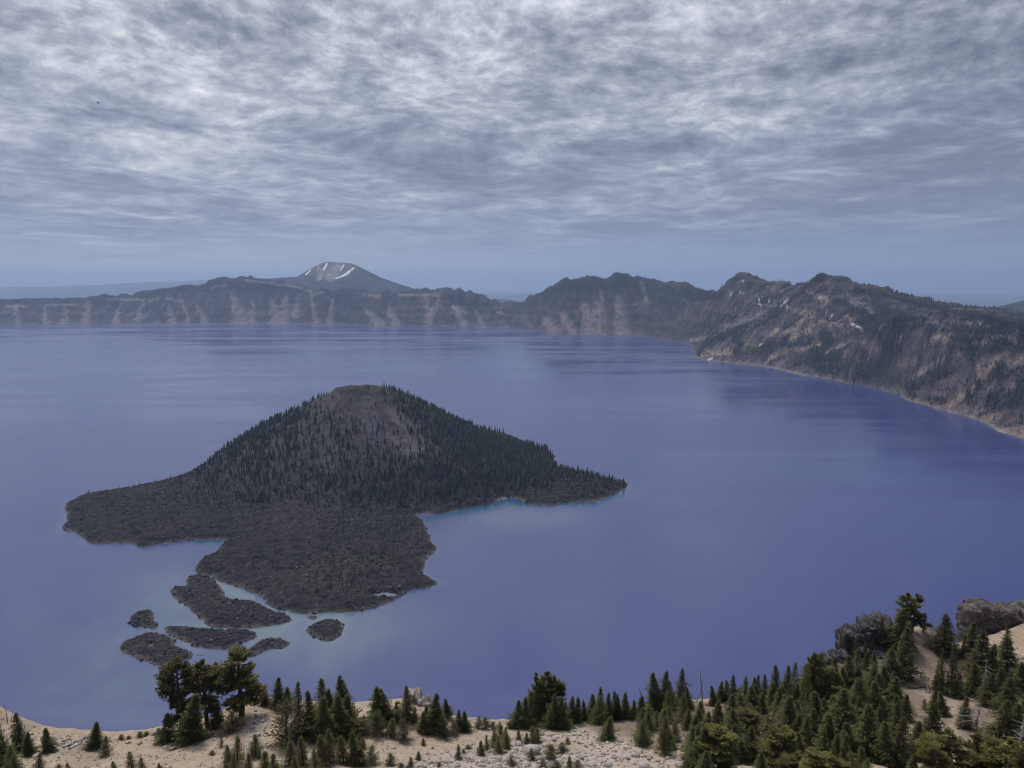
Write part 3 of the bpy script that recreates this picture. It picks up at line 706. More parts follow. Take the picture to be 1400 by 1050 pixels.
# ------------------------------------------------------------------ lake
def build_lake():
    s = np.linspace(-1.05, 1.35, 640); Y = 330 * (11500 / 330) ** np.linspace(0, 1, 420)
    SS, YY = np.meshgrid(s, Y); X = SS * YY
    P = np.stack([X, YY, np.zeros_like(X)], -1).reshape(-1, 3)
    near = (P[:, 1] < 3300) & (np.abs(P[:, 0] + 350) < 1500)
    dist = np.full(len(P), 999.0); di = np.full(len(P), 999.0)
    q = P[near]
    d = seg_dist(q[:, 0], q[:, 1], isl)
    di2 = d.copy()
    for p in islets: di2 = np.minimum(di2, seg_dist(q[:, 0], q[:, 1], p))
    dist[near] = d; di[near] = di2
    px, py = project(P)
    jit = 1 + 0.5 * fbm(P[:, 0] / 70, P[:, 1] / 70, 3, 81)
    sh = np.exp(-di / (9 * jit)) * 0.20
    def blur(spots):
        o_ = np.zeros(len(P))
        for (ax_, ay_, rx, ry, k_) in spots: o_ += k_ * np.exp(-((px - ax_) / rx) ** 2 - ((py - ay_) / ry) ** 2)
        return o_
    zone = blur([(330, 855, 130, 50, .34), (230, 800, 60, 40, .14), (470, 850, 70, 40, .20), (160, 930, 130, 80, .20), (440, 900, 90, 50, .10), (720, 706, 80, 16, .22), (620, 740, 40, 40, .06), (850, 672, 30, 14, .14), (560, 850, 80, 40, .06)])
    sh = np.maximum(sh, 1.9 * zone * (0.75 + 0.5 * fbm(P[:, 0] / 60, P[:, 1] / 110, 4, 83)))
    lag = capsules(px, py, [(300, 800, 325, 812, 9, 12), (325, 812, 345, 818, 10, 6), (368, 826, 375, 832, 8, 5)])
    sh = np.maximum(sh, lag * 0.62)
    cove = capsules(px, py, [(584, 712, 600, 706, 5, 5), (600, 706, 640, 698, 6, 5), (640, 698, 690, 690, 5, 7), (690, 686, 712, 688, 6, 5), (265, 741, 302, 742, 4, 6), (775, 691, 815, 689, 3, 4), (815, 689, 848, 678, 4, 4)], 1.1)
    me = new_mesh('lake_water', P, Q=grid_quads(*SS.shape), smooth=True, attrs={'shallow': np.clip(sh, 0, 1), 'cove': cove})
    m, g, bs = mat_new('lake_water')
    pos = g.n('ShaderNodeNewGeometry').outputs['Position']
    a1 = g.n('ShaderNodeAttribute', attribute_name='shallow').outputs['Fac']
    a2 = g.n('ShaderNodeAttribute', attribute_name='cove').outputs['Fac']
    big = g.noise(g.mapping(pos, (0.0007, 0.0011, 1), (0, 0, 0.5)), 1.0, 4, 0.5, 0.4)
    deep = g.mix(big, (0.031, 0.047, 0.192), (0.050, 0.064, 0.210))
    c = g.ramp(a1, [(0.0, (0, 0, 0)), (0.5, (0.5, 0.5, 0.5)), (1.0, (1, 1, 1))])
    c = g.mix(a1, deep, (0.20, 0.275, 0.27))
    c = g.mix(g.math('MULTIPLY', a2, 0.85), c, (0.004, 0.07, 0.15))
    m.node_tree.links.new(c, bs.inputs['Base Color'])
    bs.inputs['IOR'].default_value = 1.55
    # wind: ruffled water is rougher, slicks mirror the sky
    w1 = g.noise(g.mapping(pos, (0.00075, 0.0021, 1), (0, 0, 0.12)), 1.0, 7, 0.58, 0.5)
    w2 = g.noise(g.mapping(pos, (0.0006, 0.0042, 1), (0, 0, -0.08), (3, 8, 0)), 1.0, 6, 0.6, 0.7)
    slick = g.smooth(g.math('ADD', g.math('MULTIPLY', w1, 0.5), g.math('MULTIPLY', w2, 0.5)), 0.38, 0.62)
    rough = g.n('ShaderNodeMapRange', ins={0: slick, 3: 0.30, 4: 0.11}).outputs[0]
    m.node_tree.links.new(rough, bs.inputs['Roughness'])
    rip = g.math('ADD', g.noise(g.mapping(pos, (0.20, 0.32, 1)), 1.0, 5, 0.6), g.noise(g.mapping(pos, (0.03, 0.05, 1)), 1.0, 3, 0.5))
    bst = g.n('ShaderNodeMapRange', ins={0: slick, 3: 0.07, 4: 0.03}).outputs[0]
    bp = g.n('ShaderNodeBump', ins={'Distance': 0.5, 'Height': rip, 'Strength': bst})
    m.node_tree.links.new(bp.outputs[0], bs.inputs['Normal'])
    obj('lake_water', me, m, kind='structure')
    for (px, py, a_, b_, z_) in PONDS:
        c_ = onlake(px, py, z_); th = np.linspace(0, 2 * math.pi, 33)[:-1]
        V = np.stack([c_[0] + 1.25 * a_ * np.cos(th), c_[1] + 1.25 * b_ * np.sin(th), np.full(32, z_)], -1)
        pm = new_mesh('pond_water', np.concatenate([[(c_[0], c_[1], z_)], V]), T=[(0, 1 + i, 1 + (i + 1) % 32) for i in range(32)], attrs={'shallow': np.full(33, .55), 'cove': np.zeros(33)})
        obj('pond_water', pm, m, kind='structure')
build_lake()

# ------------------------------------------------------------------ woods on the island
DENS = [(130, 690, .16), (180, 720, .18), (220, 690, .22), (250, 650, .25), (300, 640, .36), (300, 680, .2), (340, 650, .3), (250, 720, .18), (350, 620, .5), (380, 600, .5), (400, 640, .32), (420, 575, .3), (440, 550, .06), (470, 540, .02), (500, 535, .03), (515, 545, .03), (490, 570, .10), (460, 590, .24), (440, 620, .22), (500, 610, .2), (530, 600, .12), (560, 600, .06), (570, 620, .06), (545, 570, .08), (560, 560, .8), (600, 580, 1), (640, 600, 1), (700, 620, 1), (740, 640, 1), (600, 640, 1), (560, 650, .8), (500, 650, .5), (450, 660, .42), (400, 665, .32), (520, 690, .4), (640, 670, 1), (700, 665, .8), (660, 690, .12), (730, 680, .02), (745, 676, .02), (765, 680, .05), (785, 664, .3), (790, 675, .12), (830, 664, .4), (850, 664, .3), (820, 676, .25), (720, 672, .4), (345, 665, .22), (320, 700, .12), (380, 700, .05), (420, 720, .04), (370, 740, .06), (340, 780, .12), (400, 760, .12), (450, 720, .16), (480, 705, .4), (540, 715, .45), (560, 720, .5), (585, 730, .4), (520, 740, .35), (470, 760, .35), (430, 785, .7), (470, 780, .75), (520, 770, .55), (560, 770, .22), (580, 790, .14), (520, 810, .14), (450, 815, .12), (400, 810, .14), (380, 825, .05), (285, 752, .3), (300, 770, .06), (690, 640, 1), (575, 700, .3), (620, 695, .2)]
dens_rbf = RBF([(a, b, c) for a, b, c in DENS])
isl_lo, isl_hi = isl.min(0), isl.max(0)
N = 26000
cx = rng.uniform(isl_lo[0], isl_hi[0], N * 3); cy = rng.uniform(isl_lo[1], isl_hi[1], N * 3)
ok = inside(cx, cy, isl); cx, cy = cx[ok], cy[ok]
hh, dd, cm = island_at(cx, cy)
Pi = np.stack([cx, cy, hh], -1)
ipx, ipy = project(Pi)
den = np.clip(dens_rbf(ipx, ipy), 0, 1) * (0.55 + 0.9 * sstep(-0.35, 0.35, fbm(cx / 45, cy / 45, 3, 91)))
# far side of the cone is hidden; keep only a strip along the skyline
hid = (cy > IY - 60 + 0.1 * np.abs(cx - IX)) & (cm > 0.4)
hid2 = cy > IY + 150
den = den * (0.25 + 0.75 * sstep(6, 34, dd))
sel = (dd > 4) & (hh > 1.5) & (rng.random(len(cx)) < den * 0.8) & ~hid2
sel &= ~(hid & (rng.random(len(cx)) < 0.5))
Pi, ipx, ipy, den, cm = Pi[sel], ipx[sel], ipy[sel], den[sel], cm[sel]
n = len(Pi)
lav = np.maximum(sstep(680, 705, ipy) * sstep(640, 600, ipx), sstep(345, 190, ipx))
H = lerp(rng.uniform(9, 25, n), rng.uniform(4, 10, n), lav) * (1 - 0.3 * sstep(755, 775, ipx)) * np.where((den < 0.15) & (lav < .5), 0.72, 1.0)
isnag = rng.random(n) < np.where(lav > .5, np.where(den < .3, 0.6, .2), 0.2)
col = np.array((0.028, 0.037, 0.029)) * np.exp(rng.normal(0, .5, (n, 1))).clip(.4, 3) + rng.uniform(0, .010, (n, 1)) * np.array((1, 1.0, .25))
olive = lav * sstep(735, 760, ipy) * (rng.random(n) < .8)
col = lerp(col, np.array((0.072, 0.078, 0.036)) * rng.uniform(.6, 1.3, (n, 1)), olive[:, None])
col[isnag] = np.array((0.20, 0.185, 0.175)) * rng.uniform(.35, 1.3, (isnag.sum(), 1))
ISLP = [far_conifer(6, 4, 20 + i, 0.15 + 0.02 * (i % 3), 0.08) for i in range(5)] + [far_snag(40 + i) for i in range(3)]
which = np.where(isnag, 5 + rng.integers(0, 3, n), rng.integers(0, 5, n))
Pi[:, 2] -= 0.4
print('island trees', n)
# the trees that stand out on the skylines and the shore are single things
obj('island_forest', merged(ISLP, Pi, H, rng.uniform(.75, 1.2, n), col, which, 'island_forest', m_far), kind='stuff',
    label='dark conifer forest covering the cinder cone island', cat='forest')

# skyline trees of the cone: placed on the flank where its outline runs
PROTO_ISL = []
for k in range(4):
    v, t = far_conifer(7, 7, 60 + k, 0.15 + 0.015 * k, 0.07)
    me = new_mesh('skyline_conifer', v, T=t, cols=np.tile((0.027, 0.038, 0.030), (len(v), 1))); me.materials.append(m_far)
    PROTO_ISL.append(me)
def put_isl(x, y, h, label, group):
    z = island_at(np.array([x]), np.array([y]))[0][0]
    if z < 1.0: return
    o = obj('skyline_conifer', PROTO_ISL[rng.integers(0, 4)], label=label, cat='tree', group=group)
    o.location = (x, y, z - 0.5); o.scale = (h, h, h); o.rotation_euler = (0, 0, rng.uniform(0, 6.28))
def skyline_y(x):
    ys = np.arange(IY - 260, IY + 420, 6.0); h = island_at(np.full(len(ys), x), ys)[0]
    return ys[np.argmax((h - CAMZ) / ys)]
for px in list(np.arange(232, 432, 5.5)) + [424, 428]:
    x = (px - 700) / F * IY * 1.0; x *= 1.0 / (CT) * 0.99
    if rng.random() < 0.8: put_isl(x + rng.uniform(-4, 4), skyline_y(x) - rng.uniform(0, 18), rng.uniform(13, 25), 'slender conifer on the skyline of the long gentle flank of the cinder cone', 'conifers on the gentle skyline flank')
for px in np.arange(548, 752, 4.6):
    x = (px - 700) / F * IY * 1.0
    put_isl(x + rng.uniform(-4, 4), skyline_y(x) - rng.uniform(0, 20), rng.uniform(15, 27), 'dense dark conifer on the skyline of the steep wooded cone flank', 'conifers on the wooded skyline flank')
for px, py, h in ((774, 653, 20), (783, 655, 26), (790, 654, 30), (797, 656, 24), (803, 657, 27), (811, 659, 24), (817, 660, 20), (826, 661, 19), (833, 663, 18), (838, 661, 17)):
    p = onlake(px, py, 7); put_isl(p[0], p[1], h, 'conifer standing in the row along the low wooded point', 'conifers along the low point')
p = onlake(852.5, 664.5, 4); put_isl(p[0], p[1], 27, 'lone upright conifer at the very tip of the low wooded point', None)
for px, py, h in ((275, 762, 11), (278, 760, 14), (282, 759, 15), (286, 758, 12), (290, 758, 9)):
    p = onlake(px, py, 4); put_isl(p[0], p[1], h, 'small dark conifer in the cluster beside the narrow inlet', 'conifers beside the inlet')
for px, py, h in ((119, 676, 9), (121.5, 675.5, 10)):
    p = onlake(px, py, 6); put_isl(p[0], p[1], h, 'small conifer on the bare lava edge far from the forest', 'pair on the lava edge')

# driftwood and fallen trunks on the lava
def logs_stuff(n):
    i = rng.choice(len(ipx), n); V = []; T = []; Cc = []
    cand = 0
    xs = rng.uniform(isl_lo[0], isl_hi[0], n * 9); ys = rng.uniform(isl_lo[1], IY - 120, n * 9)
    h, d, cm_ = island_at(xs, ys); qx, qy = project(np.stack([xs, ys, h], -1))
    w = (d > 1) * (np.clip(dens_rbf(qx, qy), 0.05, .5)) * (h > .8); idx = np.where(rng.random(len(xs)) < w * 1.1)[0][:n]
    for k in idx:
        L = rng.uniform(5, 15); a = rng.uniform(0, 3.14); r = rng.uniform(.25, .5)
        dx, dy = math.cos(a), math.sin(a); b = len(V)
        x0, y0, x1, y1 = xs[k] - dx * L / 2, ys[k] - dy * L / 2, xs[k] + dx * L / 2, ys[k] + dy * L / 2
        zs = island_at(np.array([x0, x1]), np.array([y0, y1]))[0]
        zt = max(zs.mean(), h[k])
        for (x, y, z, rr_) in ((x0, y0, max(zs[0], zt - 2) + .4, r), (x1, y1, max(zs[1], zt - 2) + .4, r * .5)):
            for q in range(4):
                o_ = (math.cos(1.57 * q) * rr_, math.sin(1.57 * q) * rr_)
                V.append((x - dy * o_[0], y + dx * o_[0], z + o_[1]))
        for q in range(4):
            j = (q + 1) % 4; T += [(b + q, b + j, b + 4 + j), (b + q, b + 4 + j, b + 4 + q)]
        Cc += [np.array((0.34, 0.315, 0.295)) * rng.uniform(.3, 1.25) ** 1.5] * 8
    me = new_mesh('fallen_trunks', V, T=T, cols=np.array(Cc)); me.materials.append(m_far)
    obj('fallen_trunks', me, kind='stuff', label='pale fallen trunks strewn over the dark lava', cat='driftwood')
logs_stuff(1900)

def rubble(n):
    r = np.random.default_rng(77); pr = []
    for k in range(6):
        bm = bmesh.new(); p = r.normal(size=(10, 3)); p /= np.linalg.norm(p, axis=1)[:, None]; p[:, 2] *= .75
        for v in p: bm.verts.new(v)
        bmesh.ops.convex_hull(bm, input=bm.verts); bmesh.ops.delete(bm, geom=[v for v in bm.verts if not v.link_faces], context='VERTS')
        bmesh.ops.triangulate(bm, faces=bm.faces); bm.verts.index_update()
        pr.append((np.array([v.co[:] for v in bm.verts]), np.array([[v.index for v in f.verts] for f in bm.faces]))); bm.free()
    x = r.uniform(isl_lo[0], isl_hi[0], n * 4); y = r.uniform(isl_lo[1], IY - 200, n * 4)
    h, d, cm_ = island_at(x, y)
    k = (h > .3) & (d > 0) & (r.random(len(x)) < (1 - cm_) * (.35 + .65 * sstep(22, 3, d)))
    P = np.stack([x, y, h], -1)[k][:n]
    for q, poly in enumerate(islets[:6]):
        lo, hi = poly.min(0), poly.max(0); m = int((hi - lo).prod() / 16)
        a, b = r.uniform(lo[0], hi[0], m), r.uniform(lo[1], hi[1], m)
        hh_, dd_, _ = islet_fn(poly, 70 + q, (7, 5, 5, 7, 4, 6)[q])(a, b)
        P = np.concatenate([P, np.stack([a, b, hh_], -1)[dd_ > .3]])
    m = len(P); size = np.exp(r.normal(.15, .5, m)).clip(.5, 4)
    c = np.array((0.052, 0.046, 0.048)) * np.exp(r.normal(0, .55, (m, 1))).clip(.4, 3.2)
    me = merged(pr, P, size, r.uniform(.8, 1.5, m), c, r.integers(0, 6, m), 'lava_rubble', m_far)
    obj('lava_rubble', me, kind='stuff', label='dark lava rubble strewn over the island apron and islets', cat='rubble')
rubble(9000)

# ------------------------------------------------------------------ near slope below the lookout
EDGE = [(-120, 958, 150), (-60, 962, 150), (0, 972, 150), (30, 988, 150), (60, 1000, 150), (110, 1006, 150), (160, 1008, 151), (200, 1006, 152), (240, 998, 154), (290, 987, 157), (320, 968, 160), (345, 958, 162), (380, 959, 163), (420, 967, 163), (470, 968, 164), (520, 965, 165), (560, 960, 167), (590, 966, 166), (620, 985, 165), (660, 991, 165), (700, 990, 166), (740, 983, 168), (780, 980, 170), (830, 977, 173), (880, 970, 177), (930, 963, 181), (990, 957, 185), (1050, 948, 190), (1100, 928, 196), (1150, 910, 203), (1190, 895, 210), (1230, 868, 220), (1260, 858, 226), (1285, 868, 228), (1305, 882, 228), (1325, 880, 231), (1350, 872, 235), (1380, 864, 238), (1400, 855, 242), (1450, 850, 246), (1560, 860, 240), (1640, 880, 235)]
NEAR = [(-120, 1050, 129), (0, 1050, 128), (180, 1050, 129), (350, 1050, 131), (520, 1050, 132), (700, 1050, 132), (850, 1050, 131), (1000, 1050, 129), (1120, 1050, 128), (1250, 1050, 129), (1400, 1050, 131), (1560, 1050, 131), (1660, 1050, 131)]
MIDS = [(1290, 925, 198), (1250, 950, 185), (1400, 905, 212), (1400, 965, 172), (1330, 955, 184), (1200, 985, 164), (1100, 1000, 154), (900, 1005, 152), (330, 1005, 146), (650, 1020, 148), (1275, 895, 210), (1310, 920, 206), (1560, 950, 190), (80, 1025, 141)]
E3 = np.array([at(*p) for p in EDGE]); Es = E3[:, 0] / E3[:, 1]; EY = E3[:, 1]
ctrl = list(E3) + [at(*p) for p in NEAR] + [at(*p) for p in MIDS]
for (px, py, Y) in NEAR[::2]:
    ctrl.append(np.array((sx(px, 1050) * 92, 92, CAMZ - 69.5))); ctrl.append(np.array((sx(px, 1050) * 50, 50, CAMZ - 40)))
ctrl += [np.array(p) for p in ((0, 0, CAMZ - 1.9), (0, 20, CAMZ - 17))]
fg_rbf = RBF(np.array(ctrl))

def fg_h(x, y, fine=True):
    s = x / np.maximum(y, 1.0); Ye = np.interp(s, Es, EY)
    yc = np.minimum(y, Ye); over = np.maximum(y - Ye, 0)
    z = fg_rbf(np.where(over > 0, s * yc, x), yc)
    z = z - over * 0.35 * sstep(0, 6, over) - np.maximum(over - 3, 0) * 0.75
    z = np.where(y < 93, np.minimum(z, CAMZ - 1.9 - 0.74 * np.maximum(y, 0)), z)   # the steep ground under the lookout
    if fine:
        z = z + 0.7 * fbm(x / 9, y / 9, 3, 101) + 0.30 * fbm(x / 2.2, y / 2.2, 4, 102, .6)
    return z

def hit(px, py):
    """where the sight line through (px, py) meets the near slope"""
    Y = np.linspace(96, 252, 420); s = sx(px, py)
    g_ = fg_h(s * Y, Y); ray = CAMZ + zy(py) * Y
    lim = np.interp(s, Es, EY)
    k = np.where((ray <= g_) | (Y >= lim))[0][0]
    return np.array((s * Y[k], Y[k], g_[k]))

SCREE = [(560, 1050, 640, 1032, 10, 13), (640, 1030, 720, 1018, 13, 14), (700, 1042, 830, 1042, 20, 19), (740, 1003, 770, 1000, 9, 10), (770, 1000, 850, 1022, 12, 16), (850, 1030, 900, 1045, 14, 12), (920, 1040, 940, 1048, 10, 9), (1040, 1014, 1055, 1022, 8, 6), (345, 1000, 355, 975, 12, 8), (495, 990, 480, 1010, 8, 8), (90, 1018, 118, 1012, 8, 5), (600, 1044, 700, 1046, 12, 14)]
def fg_colour(P):
    X, Y = P[:, 0], P[:, 1]; px, py = project(P)
    n = fbm(X / 4, Y / 4, 4, 111); n2 = fbm(X / 0.9, Y / 0.9, 3, 112); nb = fbm(X / 16, Y / 16, 3, 113)
    tan = np.array((0.42, 0.335, 0.255))
    c = tan * (1 + 0.14 * n + 0.22 * n2 + 0.12 * nb)[:, None]
    c = lerp(c, np.array((0.20, 0.15, 0.125)), (sstep(0.15, 0.55, nb + 0.3 * n2) * 0.5)[:, None])
    brown = capsules(px + 6 * n, py + 4 * n, [(1255, 900, 1290, 930, 26, 40), (1240, 960, 1280, 985, 30, 30), (1330, 930, 1340, 1000, 30, 40), (1160, 1010, 1150, 1050, 20, 24), (1270, 870, 1290, 900, 14, 16), (1200, 940, 1100, 980, 50, 60), (820, 990, 1000, 990, 20, 40)])
    c = lerp(c, np.array((0.165, 0.122, 0.098)), (brown * 0.72)[:, None])
    och = capsules(px + 3 * n, py + 3 * n, [(1388, 870, 1420, 890, 10, 26), (1310, 890, 1330, 960, 7, 8), (1395, 860, 1430, 855, 8, 8)])
    c = lerp(c, np.array((0.37, 0.29, 0.19)), (och * 0.8)[:, None])
    white = capsules(px + 5 * n, py + 4 * n, SCREE)
    c = lerp(c, np.array((0.45, 0.40, 0.37)), (white * (0.55 + 0.5 * n2))[:, None].clip(0, 1))
    crg = capsules(px + 4 * n, py + 3 * n, [(1120, 912, 1215, 900, 9, 14), (1140, 922, 1230, 920, 8, 10)])
    c = lerp(c, np.array((0.10, 0.088, 0.08)), (crg * 0.8)[:, None])
    litter = sstep(0.25, 0.6, fbm(X / 1.4, Y / 1.4, 3, 114)) * 0.35
    c = lerp(c, np.array((0.12, 0.095, 0.075)), litter[:, None])
    return np.clip(c, 0.02, 0.8)

def build_slope():
    s = np.linspace(Es[0], Es[-1], 900)
    t = np.concatenate([np.linspace(0.0, 0.58, 24)[:-1], np.linspace(0.58, 1.0, 230)])
    Ye = np.interp(s, Es, EY)
    YY = 2 + t[:, None] * (Ye[None] - 2)
    ov = np.concatenate([np.linspace(0.4, 12, 24), np.linspace(16, 620, 30)])
    YY = np.concatenate([YY, Ye[None] + ov[:, None]], 0)
    X = s[None] * YY
    Z = fg_h(X, YY); P = np.stack([X, YY, Z], -1).reshape(-1, 3)
    q = grid_quads(*X.shape); ok = (P[:, 2][q] > -15).any(1)
    obj('slope_terrain', new_mesh('slope_terrain', P, Q=q[ok], smooth=True, cols=fg_colour(P)), m_slope, kind='structure')
m_slope = ground_mat('pumice_soil', 0.9, 6.0, 0.12, 5.0, amp=0.16)
build_slope()

# ------------------------------------------------------------------ rocks
def hull_rock(npts, seed, flat=0.7):
    r = np.random.default_rng(seed); bm = bmesh.new()
    p = r.normal(size=(npts, 3)); p /= np.linalg.norm(p, axis=1)[:, None]; p *= r.uniform(0.75, 1.0, (npts, 1)); p[:, 2] *= flat
    for v in p: bm.verts.new(v)
    res = bmesh.ops.convex_hull(bm, input=bm.verts)
    bmesh.ops.delete(bm, geom=[v for v in bm.verts if not v.link_faces], context='VERTS')
    bmesh.ops.triangulate(bm, faces=bm.faces)
    bm.verts.index_update()
    V = np.array([v.co[:] for v in bm.verts]); T = np.array([[v.index for v in f.verts] for f in bm.faces]); bm.free()
    return V, T

def stone_mat(name, amp=0.3):
    m, g, bs = mat_new(name)
    at_ = g.n('ShaderNodeAttribute', attribute_name='col'); pos = g.n('ShaderNodeNewGeometry').outputs['Position']
    n1 = g.noise(pos, 2.2, 6, 0.65)
    vm = g.n('ShaderNodeVectorMath', operation='SCALE', ins={0: at_.outputs['Color'], 3: g.ramp(n1, [(0.3, 1 - amp), (0.7, 1 + amp)])})
    m.node_tree.links.new(vm.outputs[0], bs.inputs['Base Color'])
    bs.inputs['Roughness'].default_value = 0.95; bs.inputs['Specular IOR Level'].default_value = 0.15
    bp = g.n('ShaderNodeBump', ins={'Strength': 0.7, 'Distance': 0.25, 'Height': g.noise(pos, 1.6, 7, 0.7)})
    m.node_tree.links.new(bp.outputs[0], bs.inputs['Normal'])
    return m
m_stone = stone_mat('pale_rock'); m_dark = stone_mat('dark_rock', 0.45)

def scree():
    protos = [hull_rock(11, 200 + k) for k in range(8)]
    n = 30000
    s = rng.uniform(Es[1], Es[-2], n); Ye = np.interp(s, Es, EY); Y = Ye - (Ye - 118) * rng.random(n) ** 0.9
    x = s * Y; z = fg_h(x, Y); P = np.stack([x, Y, z], -1); px, py = project(P)
    w = capsules(px, py, SCREE, 1.1)
    edge = sstep(4, 0.5, Ye - Y) * 0.10
    keep = rng.random(n) < np.clip(0.07 + edge + w * 0.55 * sstep(-.35, .25, fbm(x / 3.5, Y / 3.5, 3, 115)), 0, 1) * (1 - 0.5 * sstep(1200, 1240, px))
    P, w = P[keep], w[keep]; n = len(P)
    size = np.exp(rng.normal(-1.9, 0.62, n)) * (1 + 0.7 * w); size = np.minimum(size, 0.62)
    c = np.array((0.45, 0.40, 0.36)) * rng.uniform(0.5, 1.15, (n, 1))
    P[:, 2] += size * 0.12
    k = rng.integers(0, 8, n)
    me = merged(protos, P, size, rng.uniform(0.8, 1.6, n), c, k, 'scree', m_stone)
    obj('scree', me, kind='stuff', label='pale loose stones scattered over the pumice slope', cat='gravel')
scree()

def tufts(n):
    r = np.random.default_rng(31); pr = []
    for k in range(4):
        V, T = [], []
        for b in range(9):
            a = r.uniform(0, 6.28); l = r.uniform(.5, 1); w = r.uniform(.10, .2); i = len(V)
            d = np.array((math.cos(a), math.sin(a), 0)); sd = np.array((-d[1], d[0], 0))
            V += [tuple(-sd * w), tuple(sd * w), tuple(d * l * .8 + np.array((0, 0, l * r.uniform(.4, .9))))]; T.append((i, i + 1, i + 2))
        pr.append((np.array(V), np.array(T)))
    s = r.uniform(Es[1], Es[-2], n); Ye = np.interp(s, Es, EY); Y = Ye - (Ye - 122) * r.random(n); x = s * Y
    k = r.random(n) < .25 + .75 * sstep(-.1, .35, fbm(x / 7, Y / 7, 3, 116))
    x, Y = x[k], Y[k]; P = np.stack([x, Y, fg_h(x, Y)], -1); m = len(P)
    c = lerp(np.array((0.13, 0.095, 0.065)), np.array((0.07, 0.075, 0.035)), r.random((m, 1))) * r.uniform(.6, 1.2, (m, 1))
    me = merged(pr, P, r.uniform(.12, .38, m), r.uniform(.9, 1.5, m), c, r.integers(0, 4, m), 'low_plants', m_far)
    obj('low_plants', me, kind='stuff', label='sparse low brown-green plants dotted over the pumice', cat='ground cover')
tufts(4200)

BOULD = [(727, 1023, 13, 'largest pale boulder at the head of the stony patch', 9), (709, 1017, 6, 'pale angular boulder resting beside the largest boulder', 5), (745, 1018, 5, None, 4), (703, 1024, 5, None, 4), (757, 1010, 4, None, 3), (765, 1040, 6, None, 5), (811, 1042, 9, 'rounded pale boulder at the edge of the dense thicket', 8), (832, 1046, 6, None, 5), (795, 1035, 4, None, 4), (780, 1030, 4, None, 3), (868, 1031, 7, None, 4), (880, 1046, 8, None, 5), (930, 1045, 8, 'pale cracked boulder between two young firs', 8), (928, 1012, 4, None, 7), (690, 1040, 5, None, 4), (660, 1045, 5, None, 4), (640, 1036, 4, None, 3), (720, 1044, 6, None, 4), (600, 1042, 4, None, 3), (585, 1030, 3.5, None, 3), (538, 1021, 4, None, 3), (268, 1006, 4, 'small pale boulder on open pumice below the broad pines', 3), (226, 1021, 4, None, 3), (50, 1033, 6, None, 4), (352, 1003, 5, None, 3), (345, 994, 4, None, 3), (358, 985, 4, None, 3), (496, 1000, 5, 'grey boulder half hidden by low shrubs', 4), (526, 1000, 7, 'grey rounded boulder between young firs on the bench', 8), (617, 978, 5, None, 4), (595, 970, 4, None, 4), (210, 1003, 4, None, 3)]
BP = []
for k in range(6):
    v, t = hull_rock(26, 300 + k, 0.72)
    BP.append(new_mesh('boulder', v, T=t, cols=np.tile((0.44, 0.405, 0.38), (len(v), 1)))); BP[-1].materials.append(m_stone)
def place_boulder(px, py, r, label):
    p = hit(px, py + r * 0.5); m = r / F * math.hypot(p[1], CAMZ - p[2])
    lab = label or ('pale boulder lying among loose stones in the stony patch' if px > 560 else 'small pale boulder on the open pumice bench')
    o = obj('boulder', BP[rng.integers(0, 6)], label=lab, cat='boulder', group=None if label else ('boulders in the stony patch' if px > 560 else 'boulders on the pumice bench'))
    o.location = (p[0], p[1], p[2] + 0.25 * m); o.scale = (m, m, m * rng.uniform(.7, 1.05)); o.rotation_euler = (rng.uniform(-.2, .2), rng.uniform(-.2, .2), rng.uniform(0, 6.28))
for b in BOULD: place_boulder(*b[:4])

def crag(lobes, seed, base, dark, label, name='rock_outcrop'):
    """weathered lava outcrop: jointed blocks grown together"""
    VV, TT, CC, off = [], [], [], 0
    cr = np.random.default_rng(seed); L2 = list(lobes)
    for (px, py, rx, ry, Y, dep) in lobes:
        for _ in range(3):
            f_ = cr.uniform(.3, .5); a_ = cr.uniform(-.2, 3.4)
            L2.append((px + rx * .85 * math.cos(a_), py - ry * .8 * math.sin(a_), rx * f_, ry * f_ * 1.1, Y - cr.uniform(.2, .8) * dep, dep * .45))
    for k, (px, py, rx, ry, Y, dep) in enumerate(L2):
        c = at(px, py, Y); m = Y / (F * 0.93)
        bm = bmesh.new(); bmesh.ops.create_icosphere(bm, subdivisions=5 if k < len(lobes) else 4, radius=1.0)
        V = np.array([v.co[:] for v in bm.verts]); T = np.array([[v.index for v in f.verts] for f in bm.faces]); bm.free()
        p_ = 0.55
        V = np.sign(V) * np.abs(V) ** p_; V /= np.abs(V).max(1)[:, None] * 0.35 + 0.65
        V = V * np.array((rx * m, dep, ry * m * 1.08))
        w = V + c
        a, b = w[:, 0] + 0.6 * w[:, 1], w[:, 2]
        blk = np.floor(2.6 * fbm(a / 1.7, b / 4.0, 3, seed + k) * 2) / 2 * 1.0
        rg = ridged(a / 1.7, b / 4.0, 4, seed + 7) * 0.55 + 0.5 * fbm(w[:, 0] / 1.1 + 9, w[:, 2] / 1.1, 3, seed + 5)
        nrm = V / np.linalg.norm(V, axis=1)[:, None]
        V = V + nrm * (blk * 0.9 + rg)[:, None] * min(1.0, rx * m * 0.35)
        V[:, 2] += 0.35 * np.round(fbm(w[:, 0] / 1.6, w[:, 1] / 1.6, 2, seed + 3) * 3) * (nrm[:, 2] > 0.2)
        col = lerp(np.array(dark), np.array(base), sstep(-0.4, 0.5, rg)[:, None])
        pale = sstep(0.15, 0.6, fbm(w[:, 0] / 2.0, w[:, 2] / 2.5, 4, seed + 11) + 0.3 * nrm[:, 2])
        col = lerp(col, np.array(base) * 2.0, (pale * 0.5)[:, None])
        VV.append(V + c); TT.append(T + off); CC.append(col); off += len(V)
    me = new_mesh(name, np.concatenate(VV), T=np.concatenate(TT), cols=np.concatenate(CC))
    return obj(name, me, m_dark, label=label, cat='rock')
